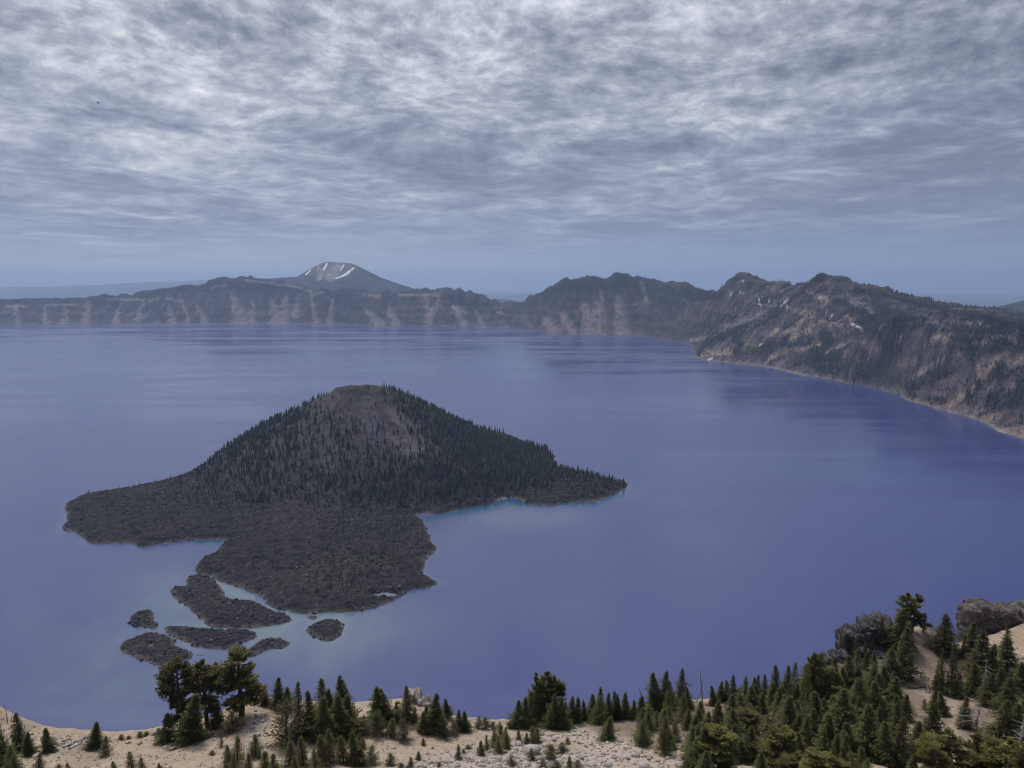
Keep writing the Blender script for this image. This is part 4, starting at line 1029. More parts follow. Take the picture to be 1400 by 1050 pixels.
crag([(1157, 881, 9, 15, 214, 4), (1172, 878, 12, 18, 216, 5), (1189, 868, 11, 18, 218, 5), (1203, 866, 13, 18, 220, 5), (1212, 880, 12, 16, 219, 5), (1134, 905, 9, 6, 208, 3), (1155, 905, 18, 9, 208, 4), (1185, 900, 22, 12, 212, 5)], 400, (0.085, 0.079, 0.080), (0.020, 0.019, 0.022), 'dark jointed lava crag jutting out over the lake beside leaning firs')
crag([(1333, 850, 14, 17, 248, 6), (1345, 846, 16, 17, 250, 7), (1364, 850, 20, 17, 252, 7), (1388, 848, 18, 14, 254, 7), (1415, 846, 22, 14, 256, 7), (1330, 868, 12, 12, 246, 5), (1372, 866, 20, 9, 248, 5)], 430, (0.12, 0.105, 0.10), (0.034, 0.031, 0.033), 'rounded grey lava knob above the ochre pumice hillside')
crag([(547, 968, 8, 8, 168, 2), (567, 958, 9, 11, 169, 2.5), (579, 965, 9, 8, 168, 2.2), (560, 972, 14, 6, 167, 2)], 460, (0.30, 0.27, 0.245), (0.14, 0.125, 0.115), 'pale broken rock outcrop poking up behind the bench firs')

# ------------------------------------------------------------------ near trees
BARK = (0.085, 0.068, 0.055)
m_bark = plain_mat('bark', BARK, 0.95, 9.0, 0.4)
m_dead = plain_mat('weathered_wood', (0.30, 0.275, 0.25), 0.9, 7.0, 0.35)
m_char = plain_mat('dark_dead_wood', (0.07, 0.062, 0.06), 0.9, 7.0, 0.35)
m_leaf = leaf_mat('needles', None, 0.22)

class Geo:
    def __init__(s): s.V, s.T, s.C, s.n = [], [], [], 0
    def add(s, V, T, C=None):
        s.V.append(V); s.T.append(np.asarray(T) + s.n); s.n += len(V)
        s.C.append(np.broadcast_to(C if C is not None else (0, 0, 0), (len(V), 3)))
    def tube(s, pts, rad, sides=6):
        pts = np.asarray(pts, float); rings = []
        for i, p in enumerate(pts):
            t = pts[min(i + 1, len(pts) - 1)] - pts[max(i - 1, 0)]; t /= np.linalg.norm(t) + 1e-9
            u = np.cross(t, (0.31, 0.95, 0.1)); u /= np.linalg.norm(u) + 1e-9; v = np.cross(t, u)
            a = np.arange(sides) * 2 * math.pi / sides
            rings.append(p + rad[i] * (np.cos(a)[:, None] * u + np.sin(a)[:, None] * v))
        T = []
        for i in range(len(pts) - 1):
            for k in range(sides):
                j = (k + 1) % sides; T += [(i * sides + k, i * sides + j, (i + 1) * sides + j), (i * sides + k, (i + 1) * sides + j, (i + 1) * sides + k)]
        s.add(np.concatenate(rings), T)
    def mesh(s, name, cols=True):
        return new_mesh(name, np.concatenate(s.V), T=np.concatenate(s.T), cols=np.concatenate(s.C) if cols else None)

def sprays(g, P, D, L, Wd, r, col, light):
    """needle sprays: narrow folded blades from points P along directions D"""
    n = len(P)
    D = D / (np.linalg.norm(D, axis=1)[:, None] + 1e-9)
    side = np.cross(D, np.array((0, 0, 1.0)) + r.normal(0, .35, (n, 3))); side /= np.linalg.norm(side, axis=1)[:, None] + 1e-9
    up = np.cross(side, D)
    L = L[:, None]; Wd = Wd[:, None]
    v0 = P; v1 = P + D * L * 0.45 + side * Wd - up * Wd * 0.35; v2 = P + D * L; v3 = P + D * L * 0.45 - side * Wd - up * Wd * 0.35
    v4 = P + D * L * 0.42 + up * Wd * 0.25
    V = np.stack([v0, v1, v2, v3, v4], 1).reshape(-1, 3)
    b = (np.arange(n) * 5)[:, None]
    T = np.concatenate([b + np.array(t) for t in ((0, 1, 4), (1, 2, 4), (2, 3, 4), (3, 0, 4))])
    c = col[None] * (1 + r.normal(0, .16, (n, 1))) + light[:, None] * np.array((0.055, 0.050, 0.006))  # yellow-green highlights of the outer crown painted into the needle colour
    g.add(V, T, np.repeat(np.clip(c, 0.006, .4), 5, 0))

def conifer(seed, H=10.0, R=2.0, kind='fir'):
    """returns (trunk mesh, crown mesh) of a tree of height H"""
    r = np.random.default_rng(seed)
    tr, cr, tw = Geo(), Geo(), None
    lean = r.uniform(-.015, .015, 2) * (2 if kind == 'pine' else 1)
    zs = np.linspace(0, 1, 9); bend = r.normal(0, .006, (9, 2)).cumsum(0) * (1.6 if kind == 'pine' else 1)
    axis = np.stack([H * (lean[0] * zs + bend[:, 0]), H * (lean[1] * zs + bend[:, 1]), H * zs - 0.35 * (zs == 0)], -1)
    r0 = H * (0.030 if kind == 'pine' else 0.019)
    tr.tube(axis, r0 * (1 - zs) ** 0.8 + 0.012 * H * 0.15, 8)
    ax = lambda t: np.stack([np.interp(t, zs, axis[:, k]) for k in range(3)], -1)
    base = {'fir': (0.060, 0.069, 0.023), 'young': (0.074, 0.081, 0.027), 'pine': (0.095, 0.094, 0.027), 'bush': (0.076, 0.078, 0.035)}[kind]
    base = np.array(base)
    if kind in ('fir', 'young'):
        nb = 250 if kind == 'fir' else 170
        tiers = 17 if kind == 'fir' else 12
        t = np.linspace(0.02, 0.97, nb)
        t = lerp(t, (np.floor(t * tiers) + .5) / tiers, .6) + r.normal(0, .008, nb); t = np.clip(t, 0.015, .985)
        tip = 0.10 + 0.20 * r.random(nb)
        Lb = 1.12 * R * ((1 - t) ** 0.88 * (0.9 + 0.14 * np.sin(t * 23 + seed)) * r.choice([.55, .8, .95, 1.2], nb) * r.uniform(.85, 1.1, nb)) * (0.72 + 0.28 * sstep(0.0, 0.18, t)) + 0.05
        pitch = lerp(-0.30, 0.65, t ** 1.6) + r.normal(0, .12, nb)
    elif kind == 'pine':
        nb = 186
        t = np.sort(r.uniform(0.16, 0.985, nb))
        lob = 0.72 + 0.32 * np.sin(t * 9 + seed) + r.normal(0, .18, nb)
        Lb = R * np.clip(lob, .35, 1.35) * (np.clip((1 - t) * 2.1, 0, 1) ** 0.62) * (0.6 + 0.4 * sstep(.15, .4, t)) + 0.16
        pitch = lerp(-0.05, 0.8, t ** 3) + r.normal(0, .10, nb)
    else:
        nb = 110
        t = r.uniform(0.02, 0.9, nb) ** 1.1
        Lb = R * (1 - 0.75 * t ** 1.6) * r.uniform(.55, 1.15, nb)
        pitch = lerp(0.15, 1.2, t) + r.normal(0, .25, nb)
    az = np.arange(nb) * 2.399 + r.normal(0, .35, nb)
    if kind == 'pine':
        az = np.repeat(r.uniform(0, 6.28, nb // 6), 6)[:nb] + r.normal(0, .30, nb)
        t = np.sort(np.repeat(np.linspace(.24 if seed % 2 == 0 else .12, .97, nb // 6), 6)[:nb] + r.normal(0, .012, nb))
    if kind in ('fir', 'young'):                # one-sided gaps and stray long limbs
        lop = 1 - 0.42 * np.clip(np.cos(az - r.uniform(0, 6.28)) * np.sin(t * r.uniform(5, 9) + r.uniform(0, 6.28)), 0, 1)
        lop = np.where(r.random(nb) < .05, 1.35, lop)
        Lb = Lb * lop
    PP, DD, LL, WW, LI = [], [], [], [], []
    for i in range(nb):
        o = ax(t[i]); d = np.array((math.cos(az[i]), math.sin(az[i]), 0)); L = Lb[i]
        m = max(4, int(L / (0.20 if kind != 'pine' else 0.17)))
        u = (np.arange(m) + r.uniform(0.2, 0.9, m)) / m
        if kind == 'pine': u = 0.18 + 0.82 * u ** 0.8
        else: u = 0.12 + 0.88 * u
        droop = {'fir': 0.28, 'young': 0.15, 'pine': 0.12, 'bush': 0.0}[kind]
        path = o + np.outer(u * L, d) * math.cos(pitch[i]) + np.outer(u * L * math.sin(pitch[i]) - droop * L * u ** 2 + (0.14 * L * u ** 4 if kind != 'bush' else 0), (0, 0, 1))
        side = np.array((-d[1], d[0], 0))
        half = {'fir': 0.26, 'young': 0.26, 'pine': 0.30, 'bush': 0.30}[kind] * L * (1 - 0.75 * u) + 0.05
        for k in range(3 if kind != 'pine' else 5):
            off = r.uniform(-1, 1, m) * half
            p = path + side * off[:, None] + np.array((0, 0, 1)) * r.normal(0, .045 * (1 if kind != 'pine' else 1.3), (m, 1)) * (1 + L * .4)
            dirn = d * r.uniform(.45, 1.0, (m, 1)) + side * (np.sign(off) * r.uniform(.1, .8, m))[:, None] + np.array((0, 0, 1)) * (r.normal(0.05 if kind != 'pine' else .45, .32, (m, 1)))
            PP.append(p); DD.append(dirn)
            q_ = (0.45 + 0.55 * (1 - t[i])) if kind != 'pine' else .95
            LL.append(r.uniform(.26, .48, m) * q_); WW.append(r.uniform(.06, .11, m) * q_)
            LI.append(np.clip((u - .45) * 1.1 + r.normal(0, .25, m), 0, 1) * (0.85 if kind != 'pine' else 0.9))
        if kind in ('pine', 'bush') or (i % 3 == 0):
            q = np.linspace(0, .92, 4)
            bp = o + np.outer(q * L, d) * math.cos(pitch[i]) + np.outer(q * L * math.sin(pitch[i]) - droop * L * q ** 2, (0, 0, 1))
            tr.tube(bp, (0.010 + 0.016 * L) * (1 - q * .8) * (1.3 if kind == 'pine' else .8), 3)
    # leader
    m = 18; u = r.uniform(.90, 1.0, m); PP.append(ax(u)); DD.append(np.stack([r.normal(0, .35, m), r.normal(0, .35, m), r.uniform(.6, 1, m)], -1)); LL.append(r.uniform(.10, .22, m)); WW.append(r.uniform(.03, .05, m)); LI.append(r.random(m) * .6)
    sc = H / 10.0
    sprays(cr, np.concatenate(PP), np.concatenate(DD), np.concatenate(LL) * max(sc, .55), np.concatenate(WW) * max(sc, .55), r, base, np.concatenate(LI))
    a, b = tr.mesh('trunk', False), cr.mesh('crown')
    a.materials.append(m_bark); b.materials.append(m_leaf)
    return a, b, H, R

def dead_tree(seed, H=10.0, spread=0.22, n=26):
    r = np.random.default_rng(seed); tr, bl = Geo(), []
    zs = np.linspace(0, 1, 8); bend = r.normal(0, .014, (8, 2)).cumsum(0)
    axis = np.stack([H * bend[:, 0], H * bend[:, 1], H * zs - 0.3 * (zs == 0)], -1)
    tr.tube(axis, H * 0.019 * (1 - zs) ** .7 + 0.03, 7)
    for i in range(n):
        lb = Geo()
        t = r.uniform(.22, .97); o = np.array([np.interp(t, zs, axis[:, k]) for k in range(3)]); a = r.uniform(0, 6.28)
        L = H * spread * (1.15 - t) * r.uniform(.5, 1.2); q = np.linspace(0, 1, 4); dz = r.uniform(-.25, .35)
        d = np.array((math.cos(a), math.sin(a), 0))
        bp = o + np.outer(q * L, d) + np.outer(q * L * dz - .25 * L * q ** 2, (0, 0, 1)) + r.normal(0, .03 * L, (4, 3)) * q[:, None]
        lb.tube(bp, (0.02 + .028 * L) * (1 - q * .75), 4)
        for k in range(3):
            w = r.uniform(.35, .9); s0 = np.array([np.interp(w, q, bp[:, j]) for j in range(3)]); dd = d * .6 + r.normal(0, .6, 3); dd /= np.linalg.norm(dd)
            lb.tube([s0, s0 + dd * L * .3], (.012 + .01 * L, .006), 3)
        bl.append(lb.mesh('branch', False))
    return tr.mesh('trunk', False), bl, H, spread * H

PROTO = {'H': [conifer(500 + k, 10, 1.75 + 0.18 * (k % 4), 'fir') for k in range(9)],
         'Y': [conifer(520 + k, 5, 1.05 + 0.1 * k, 'young') for k in range(4)],
         'P': [conifer(540 + k, 10, 2.6 + 0.25 * (k % 2), 'pine') for k in range(4)],
         'B': [conifer(560 + k, 3, 1.5, 'bush') for k in range(3)]}
SNAG = {'S': [dead_tree(580, 10, .10, 16), dead_tree(581, 10, .13, 20)], 'D': [dead_tree(590, 8, .42, 34), dead_tree(591, 8, .36, 30)]}
TREEPOS = []
def tree(px, top, base, kind, wpx=None, label=None, group=None, dark=False, tilt=0.0, hero=None, name=None):
    p = hit(px, min(base, 1085))
    # base stands where the sight line meets the slope, height follows from the tree's top
    H = (CAMZ + zy(top) * p[1]) - p[2]
    H = max(H, 0.7)
    dead = kind in SNAG
    pr = (SNAG if dead else PROTO)[kind]
    a, b, h0, r0 = pr[hero if hero is not None else rng.integers(0, len(pr))]
    nm = name or {'H': 'conifer_tree', 'Y': 'young_fir_tree', 'P': 'pine_tree', 'B': 'conifer_shrub', 'S': 'dead_tree', 'D': 'dead_tree'}[kind]
    o = obj(nm, None, label=label, cat={'B': 'shrub', 'S': 'dead tree', 'D': 'dead tree'}.get(kind, 'tree'), group=group)
    o.location = (p[0], p[1], p[2] - 0.05)
    k = H / h0
    w = k if wpx is None else (wpx / 2 / F * math.hypot(p[1], CAMZ - p[2])) / (r0 * (0.92 if kind == 'P' else 0.66))
    w = min(max(w, k * 0.5), k * 2.2)
    if group:
        size = 'tall' if H > 8.5 else 'mid-sized' if H > 5 else 'small'
        o['label'] = size + (' slim ' if 2 * r0 * w / H < 0.5 else ' broad ') + label
    o.scale = (w, w, k); o.rotation_euler = (rng.uniform(-.05, .05), tilt + rng.uniform(-.05, .05), rng.uniform(0, 6.28) if tilt == 0 else 0)
    t_ = obj('trunk', a, parent=o)
    if not dead: obj('crown', b, parent=o)
    else:
        parts = [t_] + [obj('branch', bm_, parent=o) for bm_ in b]
        for ch in parts:
            if not ch.data.materials: ch.data.materials.append(m_dead)
        if dark:
            for ch in parts:
                ch.material_slots[0].link = 'OBJECT'; ch.material_slots[0].material = m_char
    TREEPOS.append((px, base))
    return o

# single trees that the photograph tells apart
tree(331, 892, 977, 'P', 56, 'tall broad pine with bare dark trunk standing alone on the pumice knoll', hero=0)
tree(252, 902, 1001, 'P', 50, 'tall pine with long ragged level branches reaching out over the lake', hero=1)
tree(283, 904, 995, 'P', 44, 'tall dense pine with olive crown between two taller ragged pines', hero=2)
tree(262, 946, 1014, 'H', 42, 'full conical fir in front of the ragged pair of pines')
tree(228, 976, 1014, 'H', 25, 'short grey-green fir at the foot of the ragged pines')
tree(298, 962, 995, 'H', 24, 'short bushy fir tucked under the dense olive pine')
tree(319, 974, 1001, 'B', 26, 'low shrubby fir at the foot of the lone broad pine')
tree(65, 994, 1028, 'H', 27, 'small symmetrical dark fir alone on the pumice by the fallen logs')
tree(128, 986, 1023, 'H', 26, 'grey-green loose fir beside the pale fallen logs')
tree(144, 1006, 1033, 'Y', 16, 'slim small fir just below the grey-green loose fir')
tree(26, 975, 1026, 'H', 24, 'dark pointed fir beside the charred snag')
tree(40, 1001, 1034, 'H', 22, 'yellowish fir leaning against the dark pointed fir')
tree(10, 964, 990, 'S', None, 'charred snag with a broken side limb at the bench edge', dark=True, hero=0)
tree(15, 968, 988, 'S', None, 'short pale snag beside the charred snag', hero=1, tilt=.3)
tree(730, 922, 982, 'P', 24, 'pine with pale exposed limbs at the edge of the tall dark clump', hero=3)
tree(746, 921, 982, 'P', 28, 'tallest dark pine in the middle of the clump above the bare saddle', hero=2)
tree(760, 926, 983, 'P', 26, 'ragged pine whose limbs lean out from the tall dark clump', hero=1)
tree(1235, 812, 862, 'P', 26, 'topmost pine on the ridge crest beside the dark crag', hero=2)
tree(1248, 815, 862, 'P', 24, 'dense pine sharing the ridge crest with the topmost pine', hero=0)
tree(1262, 838, 864, 'P', 16, 'smaller pine at the end of the crest group above the bare chute', hero=3)
tree(1290, 838, 892, 'H', 40, 'broad dark fir standing apart on the crest beyond the bare chute', hero=3)
tree(1111, 898, 972, 'P', 26, 'tall olive pine rising above the thicket below the crag', hero=0)
tree(960, 915, 962, 'S', None, 'pale bare snag with spiky twigs rising out of the thicket', hero=1)
tree(952, 930, 962, 'S', None, 'thin leaning snag beside the pale bare snag', tilt=.35, hero=0)
tree(884, 938, 972, 'S', None, 'dark twiggy snag leaning out at the clump of tall firs', dark=True, tilt=-.3, hero=1)
tree(1338, 960, 1000, 'D', 40, 'spreading silver dead tree with drooping bare limbs', hero=0)
tree(1393, 974, 1022, 'D', 30, 'silver skeleton of a fir beside dark firs', hero=1)
tree(1344, 900, 940, 'D', 26, 'half dead grey fir with bare crown among dark firs', hero=1)
tree(1183, 955, 985, 'D', 14, 'twisted pale dead top showing between dense firs', hero=1)
tree(1160, 968, 1006, 'D', 20, 'grey dead limbs drooping at the back of the dirt patch', hero=0)
tree(1288, 1034, 1062, 'S', 8, 'white bare stick rising from the olive pine canopy', hero=0)
tree(1206, 905, 935, 'D', 20, 'grey bare shrub at the foot of the crag', hero=0)

G = {
 'bench': ('dark fir in the close clump beside the lone broad pine', 'firs clumped on the bench'),
 'bench2': ('dark fir in the loose row before the pale outcrop', 'firs along the bench edge'),
 'front': ('young fir on the slope just below the bench clump', 'young firs below the bench clump'),
 'seed': ('seedling alone on bare pumice', 'seedlings on the pumice'),
 'edge': ('wind-clipped shrub on the edge above the lake', 'shrubs on the rim edge'),
 'sad': ('young conifer at the bare saddle beside the stony patch', 'young firs by the saddle'),
 'clump': ('dark fir skirting the tall pine clump above the saddle', 'firs skirting the pine clump'),
 'sky': ('pointed fir outlined against the lake above the thicket', 'firs topping the thicket'),
 'big': ('full conifer on the lower slope beside bare dirt patches', 'large firs on the lower slope'),
 'crag': ('fir on the ridge between the crag and the bare chute', 'firs between crag and chute'),
 'chute': ('fir beside the bare brown chute', 'firs beside the chute'),
 'knob': ('fir in the grove below the grey lava knob', 'firs below the lava knob'),
 'canopy': ('olive conifer low on the slope below the silver dead trees', 'olive pines low on the slope'),
 'left': ('fir in the small cluster by the charred snag', 'firs by the snags'),
}
for i_, (w_, g_) in enumerate((('thicket beside the stony patch', 'by the stones'), ('thicket around the pale bare snag', 'by the snag'), ('thicket between snag and crag', 'between snag and crag'), ('thicket directly below the dark crag', 'below the crag'))):
    for q_ in ('upper', 'middle', 'lower'):
        G['thick%d%s' % (i_ + 1, q_)] = ('fir packed in the %s part of the %s' % (q_, w_), 'firs in the %s thicket %s' % (q_, g_))
L = []
L += [(p, 'left') for p in ((3, 985, 1046, 'H', 24), (12, 1020, 1054, 'Y', 20), (-8, 1000, 1050, 'H', 26), (22, 1030, 1058, 'Y', 18))]
L += [(p, 'seed') for p in ((53, 1029, 1051, 'Y', 14), (180, 1027, 1053, 'Y', 16), (194, 1034, 1053, 'Y', 12), (156, 1040, 1058, 'Y', 12), (92, 1043, 1057, 'Y', 12), (303, 1005, 1021, 'B', 7), (290, 1026, 1032, 'B', 8), (579, 1009, 1019, 'Y', 7), (572, 1026, 1038, 'Y', 10), (626, 1017, 1038, 'Y', 9), (561, 1035, 1051, 'Y', 11), (619, 990, 995, 'B', 8), (534, 1029, 1047, 'B', 14), (508, 1018, 1044, 'B', 19), (634, 1026, 1030, 'B', 6), (217, 1043, 1055, 'Y', 8), (81, 1044, 1052, 'B', 8), (548, 1043, 1049, 'B', 8), (600, 1042, 1049, 'B', 7))]
L += [(p, 'edge') for p in ((166, 1004, 1010, 'B', 11), (176, 1006, 1011, 'B', 7), (192, 1000, 1007, 'B', 10), (200, 1000, 1006, 'B', 8), (655, 979, 996, 'B', 12), (664, 981, 997, 'B', 14), (674, 986, 997, 'B', 10), (683, 987, 996, 'B', 8), (217, 995, 1006, 'B', 9))]
L += [(p, 'bench') for p in ((362, 938, 962, 'H', 20), (381, 926, 968, 'H', 22), (395, 938, 968, 'H', 20), (410, 933, 1010, 'H', 24), (391, 958, 1019, 'B', 42), (443, 926, 1000, 'H', 30), (440, 951, 1014, 'H', 34), (426, 945, 1010, 'H', 24), (471, 924, 992, 'H', 30), (463, 950, 1010, 'H', 32), (478, 950, 1006, 'H', 26), (455, 940, 1000, 'H', 26))]
L += [(p, 'front') for p in ((326, 1006, 1050, 'Y', 20), (310, 1018, 1049, 'Y', 18), (351, 1004, 1034, 'Y', 18), (363, 1026, 1056, 'Y', 22), (394, 1014, 1049, 'Y', 24), (414, 1006, 1047, 'Y', 18), (439, 1001, 1046, 'Y', 22), (454, 996, 1043, 'Y', 22), (470, 1006, 1044, 'Y', 20), (485, 1002, 1046, 'H', 20), (493, 1022, 1047, 'Y', 16), (375, 1030, 1060, 'Y', 18), (405, 1032, 1062, 'Y', 18), (341, 1030, 1058, 'Y', 14), (491, 1000, 1020, 'Y', 10), (430, 1025, 1060, 'Y', 16), (322, 1032, 1062, 'Y', 16), (497, 1009, 1024, 'Y', 10))]
L += [(p, 'bench2') for p in ((518, 936, 990, 'H', 26), (528, 942, 990, 'H', 24), (497, 980, 1003, 'B', 20), (515, 972, 1006, 'B', 22), (536, 980, 1007, 'Y', 18), (552, 984, 1012, 'B', 22), (542, 959, 984, 'H', 13), (558, 938, 988, 'H', 22), (579, 972, 1001, 'H', 22), (592, 949, 1000, 'H', 24), (609, 955, 980, 'H', 14), (607, 978, 1007, 'B', 20), (620, 986, 1005, 'B', 14), (627, 969, 1000, 'H', 14), (635, 971, 1000, 'H', 16), (584, 965, 995, 'H', 14), (567, 965, 985, 'Y', 11), (600, 968, 1000, 'H', 18))]
L += [(p, 'sad') for p in ((657, 1012, 1032, 'Y', 15), (675, 997, 1021, 'Y', 14), (684, 990, 1012, 'Y', 14), (690, 992, 1015, 'Y', 12), (694, 1002, 1024, 'Y', 18), (684, 1010, 1030, 'Y', 16), (710, 997, 1014, 'Y', 10), (720, 1002, 1016, 'Y', 9), (729, 993, 1015, 'Y', 14), (735, 995, 1015, 'Y', 12), (754, 1017, 1037, 'B', 18), (769, 1016, 1029, 'B', 15), (727, 1024, 1040, 'B', 12), (665, 1004, 1026, 'Y', 9), (640, 1018, 1024, 'B', 8), (700, 1034, 1048, 'B', 12), (760, 1040, 1054, 'B', 16), (778, 1034, 1054, 'Y', 12), (790, 1040, 1056, 'B', 14), (742, 1038, 1050, 'B', 12), (776, 1008, 1018, 'B', 8))]
L += [(p, 'clump') for p in ((708, 958, 996, 'H', 20), (717, 952, 996, 'H', 22), (724, 945, 992, 'H', 18), (757, 950, 996, 'H', 22), (768, 952, 996, 'H', 20), (774, 957, 990, 'H', 14), (697, 986, 997, 'B', 8), (739, 940, 984, 'H', 18))]
L += [(p, 'sky') for p in ((781, 950, 988, 'H', 14), (788.5, 952, 988, 'H', 14), (798.5, 957, 985, 'H', 10), (809, 949, 985, 'H', 18), (821, 936, 984, 'H', 15), (833, 945, 985, 'H', 15), (839, 944, 984, 'H', 14), (845, 946, 984, 'H', 12), (855, 948, 983, 'H', 15), (865, 958, 983, 'H', 12), (896, 917, 974, 'H', 24), (907, 916, 974, 'H', 24), (916, 930, 972, 'H', 18), (932, 914, 965, 'H', 21), (984, 931, 960, 'H', 13), (993, 930, 960, 'H', 13), (999.5, 923, 962, 'H', 16), (1008, 940, 960, 'H', 11), (1019, 943, 960, 'H', 12), (1028, 925, 960, 'H', 15), (1034, 922, 960, 'H', 15), (1045, 921, 956, 'H', 14), (1060, 912, 960, 'H', 20), (1076, 911, 958, 'H', 18), (1088, 935, 960, 'H', 16), (1098, 912, 955, 'H', 16), (975, 938, 965, 'H', 12), (940, 940, 970, 'H', 14), (876, 950, 980, 'H', 14), (1068, 930, 962, 'H', 16))]
L += [(p, 'big') for p in ((996, 966, 1003, 'H', 26), (1016, 969, 1012, 'P', 40), (960, 992, 1054, 'H', 34), (984, 996, 1056, 'P', 46), (1048, 979, 1006, 'B', 30), (1062, 996, 1048, 'P', 48), (1078, 946, 1006, 'H', 32), (1098, 1007, 1034, 'Y', 18), (1130, 972, 1038, 'H', 42), (1186, 965, 1038, 'H', 44), (1228, 978, 1050, 'H', 34), (1273, 961, 1024, 'H', 50), (1153, 942, 1008, 'H', 44), (1203, 933, 990, 'H', 50), (1132, 915, 975, 'P', 34), (1112, 945, 1010, 'H', 34), (1172, 1010, 1040, 'H', 22), (1250, 985, 1040, 'H', 26), (1205, 985, 1045, 'H', 30), (1168, 925, 985, 'H', 36))]
L += [(p, 'crag') for p in ((1228, 831, 892, 'H', 34), (1234, 856, 928, 'H', 30), (1218, 886, 930, 'H', 28), (1183.5, 893, 915, 'H', 10), (1181, 878, 902, 'H', 10), (1195, 890, 910, 'H', 9), (1215, 850, 885, 'H', 16), (1172, 912, 945, 'H', 24), (1193, 910, 950, 'H', 28), (1210, 908, 955, 'H', 30), (1152, 912, 950, 'H', 24), (1222, 925, 965, 'H', 26), (1242, 850, 885, 'H', 16), (1205, 842, 850, 'B', 6), (1172, 868, 880, 'B', 8))]
L += [(p, 'chute') for p in ((1286, 885, 946, 'H', 11), (1302, 880, 950, 'H', 20), (1278, 902, 944, 'H', 9), (1311, 920, 955, 'H', 18), (1264, 955, 970, 'Y', 9), (1237, 948, 984, 'H', 20), (1289, 946, 978, 'H', 22), (1276, 944, 975, 'H', 16), (1317, 952, 995, 'H', 20), (1270, 845, 862, 'S', 5))]
L += [(p, 'knob') for p in ((1329, 850, 895, 'H', 24), (1338, 862, 930, 'H', 40), (1376, 850, 898, 'H', 14), (1374, 870, 930, 'H', 38), (1363, 910, 960, 'H', 30), (1391, 904, 952, 'H', 36), (1352, 880, 935, 'H', 30), (1400, 890, 945, 'H', 30), (1368, 955, 1008, 'H', 30), (1385, 960, 1008, 'H', 24), (1350, 920, 965, 'H', 26), (1378, 925, 975, 'H', 30), (1330, 905, 950, 'H', 22), (1402, 940, 990, 'H', 30), (1318, 868, 900, 'H', 14))]
L += [(p, 'canopy') for p in ((1299, 1000, 1066, 'P', 56), (1327, 1003, 1066, 'P', 50), (1352, 1012, 1070, 'P', 46), (1378, 1008, 1070, 'P', 56), (1116, 1027, 1072, 'P', 46), (1275, 1020, 1070, 'P', 40), (1400, 1020, 1075, 'P', 44), (1164, 1028, 1056, 'Y', 20), (1090, 1030, 1068, 'P', 36), (1140, 1036, 1070, 'P', 34), (1248, 1032, 1066, 'H', 22), (1186, 1038, 1062, 'Y', 16))]
for (px, top, base, kind, w), g_ in L:
    tree(px, top, base, kind, w, *G[g_])

# the thicket between them
T1 = np.array([(790, 982), (850, 982), (950, 974), (1050, 962), (1110, 935), (1150, 915), (1225, 925), (1235, 990), (1210, 1056), (1100, 1060), (950, 1062), (912, 1052), (866, 1022), (800, 1008)], float)
BARE = [(1155, 1020, 17), (1020, 1018, 9), (1043, 1018, 12), (930, 1022, 6), (885, 1042, 16), (1110, 1035, 12), (935, 1042, 11), (975, 972, 6), (928, 995, 6)]
tries = 0; added = 0
while added < 112 and tries < 9000:
    tries += 1
    x, y = rng.uniform(780, 1235), rng.uniform(930, 1062)
    if not inside(np.array([x]), np.array([y]), T1)[0] or any(math.hypot(x - a, y - b) < c for a, b, c in BARE): continue
    if any(abs(x - a) < 8 and abs(y - b) < 5 for a, b in TREEPOS): continue
    k = rng.random(); young = y < 1030 and x < 960
    hpx = rng.uniform(24, 42) if young else rng.uniform(30, 52)
    tree(x, y - hpx, y, 'Y' if (young and k < .6) or k < .2 else 'H', rng.uniform(15, 24) if young else rng.uniform(18, 32), *G[('thick1' if x < 880 else 'thick2' if x < 1000 else 'thick3' if x < 1100 else 'thick4') + ('upper' if y < 985 else 'middle' if y < 1018 else 'lower')]); added += 1
print('near trees', len(TREEPOS))

# ------------------------------------------------------------------ fallen logs
def log(pts, r, label, mat=m_dead, stubs=3):
    P3 = [hit(*p) + np.array((0, 0, r * 0.8)) for p in pts]
    g = Geo(); g.tube(P3, np.linspace(r, r * .55, len(P3)), 8)
    me = g.mesh('fallen_log', False); o = obj('fallen_log', me, mat, label=label, cat='log')
    for k in range(stubs):
        b = Geo(); i = rng.integers(0, len(P3) - 1); s0 = lerp(P3[i], P3[i + 1], rng.random()); d = rng.normal(0, 1, 3); d[2] = abs(d[2]) + .3; d /= np.linalg.norm(d)
        b.tube([s0, s0 + d * rng.uniform(.4, 1.1)], (r * .4, r * .15), 5)
        obj('branch_stub', b.mesh('branch_stub', False), mat, parent=o)
log([(87, 1023), (100, 1017), (113, 1012)], .22, 'longest silver log lying at the lip beside the grey-green fir')
log([(94, 1025), (104, 1021), (114, 1015)], .16, 'thinner silver log lying just under the longest one')
log([(84, 1011), (98, 1011)], .14, 'short pale log on the rim edge above the other logs')
log([(1242, 927), (1252, 935), (1260, 939)], .32, 'pale broken log lying across the bare brown chute')
log([(1241, 941), (1254, 942), (1266, 940)], .2, 'dark thin log crossing under the pale broken log', m_char)
log([(1266, 938), (1270, 948)], .3, 'short snapped log end at the foot of the chute')
log([(1306, 925), (1316, 935), (1328, 942)], .18, 'slender pale log on the ochre strip below thin firs')
log([(46, 995), (48, 990)], .16, 'short upright pale stump on the rim edge', stubs=0)

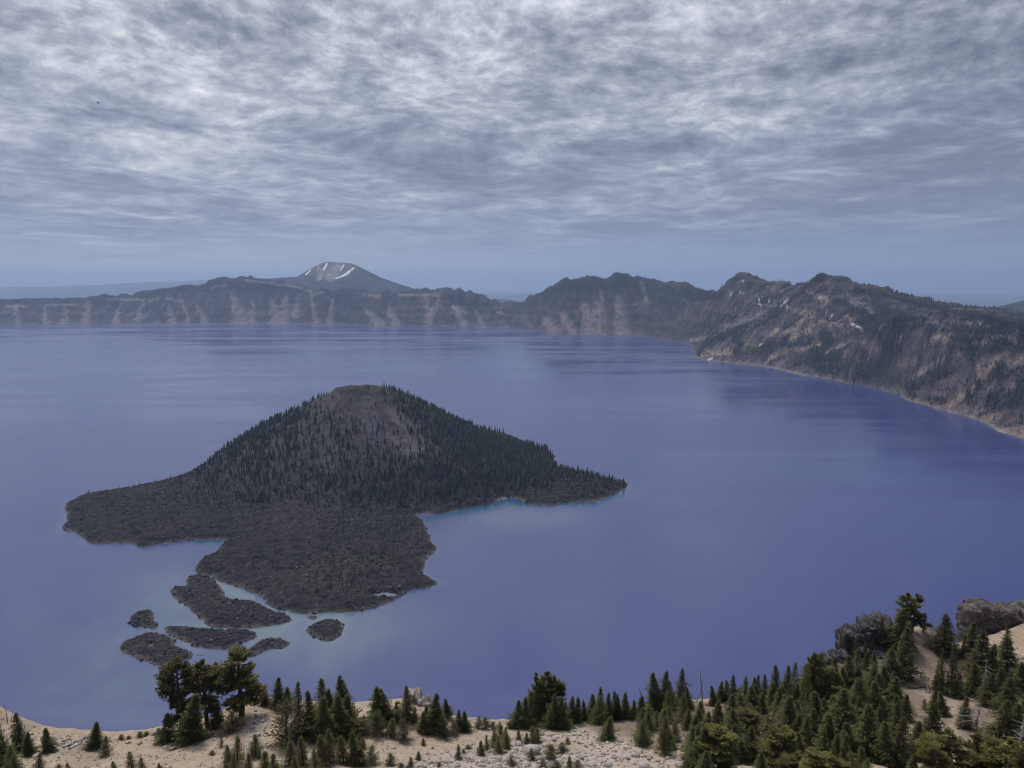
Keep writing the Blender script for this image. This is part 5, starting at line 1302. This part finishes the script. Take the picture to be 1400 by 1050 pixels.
# ------------------------------------------------------------------ tour boats in the cove
m_white = plain_mat('white_gelcoat', (0.8, 0.8, 0.79), 0.35, 1.0, 0.03, 0.5)
m_trim = plain_mat('dark_trim', (0.05, 0.07, 0.10), 0.5, 1.0, 0.1, 0.4)
m_wood = plain_mat('dock_planks', (0.28, 0.25, 0.22), 0.85, 1.5, 0.2)
def boat(px, py, L_, rz, label):
    p = onlake(px, py, 0.2); o = obj('tour_boat', None, label=label, cat='boat', group=None); o.location = (p[0], p[1], 0); o.rotation_euler = (0, 0, rz)
    st = np.linspace(-.5, .5, 9); V = []; T = []
    for t in st:
        w = 1.5 * (1 - max(0, (t - .05) / .45) ** 2.2) + .02
        for (a, z) in ((-1, 1.1), (-.8, 0.1), (0, -.35), (.8, 0.1), (1, 1.1)): V.append((t * L_, a * w, z + .25 * max(0, t) ** 2))
    for i in range(8):
        for k in range(4): a = i * 5 + k; T += [(a, a + 5, a + 6), (a, a + 6, a + 1)]
        T += [(i * 5 + 4, i * 5 + 9, i * 5 + 5), (i * 5 + 4, i * 5 + 5, i * 5)]
    T += [(0, 1, 2), (0, 2, 4), (4, 2, 3)]
    obj('hull', new_mesh('hull', V, T=T), m_white, parent=o)
    def box(nm, x0, x1, w, z0, z1, mat):
        v = [(x, y, z) for x in (x0, x1) for y in (-w, w) for z in (z0, z1)]
        obj(nm, new_mesh(nm, v, Q=[(0, 1, 3, 2), (4, 6, 7, 5), (0, 4, 5, 1), (2, 3, 7, 6), (1, 5, 7, 3), (0, 2, 6, 4)]), mat, parent=o)
    box('seats', -.40 * L_, .10 * L_, 1.1, 1.12, 1.5, m_trim); box('cabin', .12 * L_, .26 * L_, 1.0, 1.15, 2.2, m_white); box('canopy', -.40 * L_, .24 * L_, 1.35, 2.5, 2.65, m_white)
    for x in (-.38, -.05):
        for y in (-1.2, 1.2): g = Geo(); g.tube([(x * L_, y, 1.1), (x * L_, y, 2.5)], (.05, .05), 5); obj('post', g.mesh('post', False), m_white, parent=o)
boat(678, 681.6, 12, 0.1, 'white tour boat moored nearest the rocky point of the cove')
boat(682, 683.8, 12, -.9, 'white tour boat angled across the head of the dock')
boat(687, 682.4, 12, -1.0, 'white tour boat moored in the middle of the row at the dock')
boat(691, 682.2, 11, -1.0, 'white tour boat at the open end of the row')
d0 = onlake(685, 680.5, .3)
dk = obj('dock', None, label='narrow plank dock between the moored white boats', cat='dock'); dk.location = (d0[0], d0[1], 0)
for k in range(8):
    v = [(x, y, z) for x in (-8 + 2.02 * k, -6.05 + 2.02 * k) for y in (-1, 1) for z in (.55, .7)]
    obj('plank', new_mesh('plank', v, Q=[(0, 1, 3, 2), (4, 6, 7, 5), (0, 4, 5, 1), (2, 3, 7, 6), (1, 5, 7, 3), (0, 2, 6, 4)]), m_wood, parent=dk)
for x in (-7, 0, 7): g = Geo(); g.tube([(x, .8, -2), (x, .8, 1.2)], (.15, .15), 6); obj('pile', g.mesh('pile', False), m_wood, parent=dk)

# ------------------------------------------------------------------ birds
m_bird = plain_mat('dark_feathers', (0.025, 0.025, 0.03), 0.8, 5, 0.2)
def bird(px, py, Y, span, roll, label):
    o = obj('bird', None, label=label, cat='bird'); o.location = at(px, py, Y); o.rotation_euler = (0.2, roll, 0.6)
    g = Geo(); g.tube([(0, -.26 * span, 0), (0, -.18 * span, .01), (0, 0, 0), (0, .14 * span, .02), (0, .24 * span, .03), (0, .30 * span, .02)], np.array((.015, .07, .115, .10, .06, .008)) * span, 8)
    obj('body', g.mesh('body', False), m_bird, parent=o)
    for s_ in (-1, 1):
        up = np.array([(0, .12, .02), (.25 * s_, .16, .10), (.5 * s_, .02, .07), (.48 * s_, -.04, .07), (.25 * s_, -.02, .09), (0, -.08, .02)]) * span
        V = np.concatenate([up, up - np.array((0, 0, .012 * span))]); T = [(0, 1, 4), (0, 4, 5), (1, 2, 3), (1, 3, 4)]
        T += [tuple(6 + i for i in t[::-1]) for t in T] + [x for i in range(6) for x in ((i, (i + 1) % 6, 6 + (i + 1) % 6), (i, 6 + (i + 1) % 6, 6 + i))]
        obj('wing', new_mesh('wing', V, T=T), m_bird, parent=o)
    V = np.array([(-.03, -.2, 0), (.03, -.2, 0), (.07, -.38, 0), (-.07, -.38, 0), (0, -.3, .02)]) * span
    obj('tail', new_mesh('tail', V, T=[(0, 1, 4), (1, 2, 4), (2, 3, 4), (3, 0, 4), (0, 2, 1), (0, 3, 2)]), m_bird, parent=o)
bird(134, 140.5, 120, 1.15, .8, 'dark bird gliding with tilted wings beneath the bright cloud')
bird(742, 147, 420, 1.1, .7, 'tiny distant dark speck of a bird against grey cloud')

# ------------------------------------------------------------------ air
def haze():
    x0, x1, y0, y1, z0, z1 = -72000, 72000, -72000, 72000, GROUNDZ - 8, 930
    v = [(x, y, z) for x in (x0, x1) for y in (y0, y1) for z in (z0, z1)]
    me = new_mesh('haze', v, Q=[(0, 1, 3, 2), (4, 6, 7, 5), (0, 4, 5, 1), (2, 3, 7, 6), (1, 5, 7, 3), (0, 2, 6, 4)])
    m = bpy.data.materials.new('haze'); m.use_nodes = True; m.node_tree.nodes.clear(); g = NT(m.node_tree)
    vol = g.n('ShaderNodeVolumePrincipled', ins={'Color': (0.54, 0.70, 1.0, 1), 'Density': 0.000035, 'Anisotropy': 0.35})
    g.n('ShaderNodeOutputMaterial', ins={'Volume': vol.outputs[0]})
    obj('haze', me, m, kind='stuff', label='thin blue air haze over the whole caldera', cat='haze')
haze()
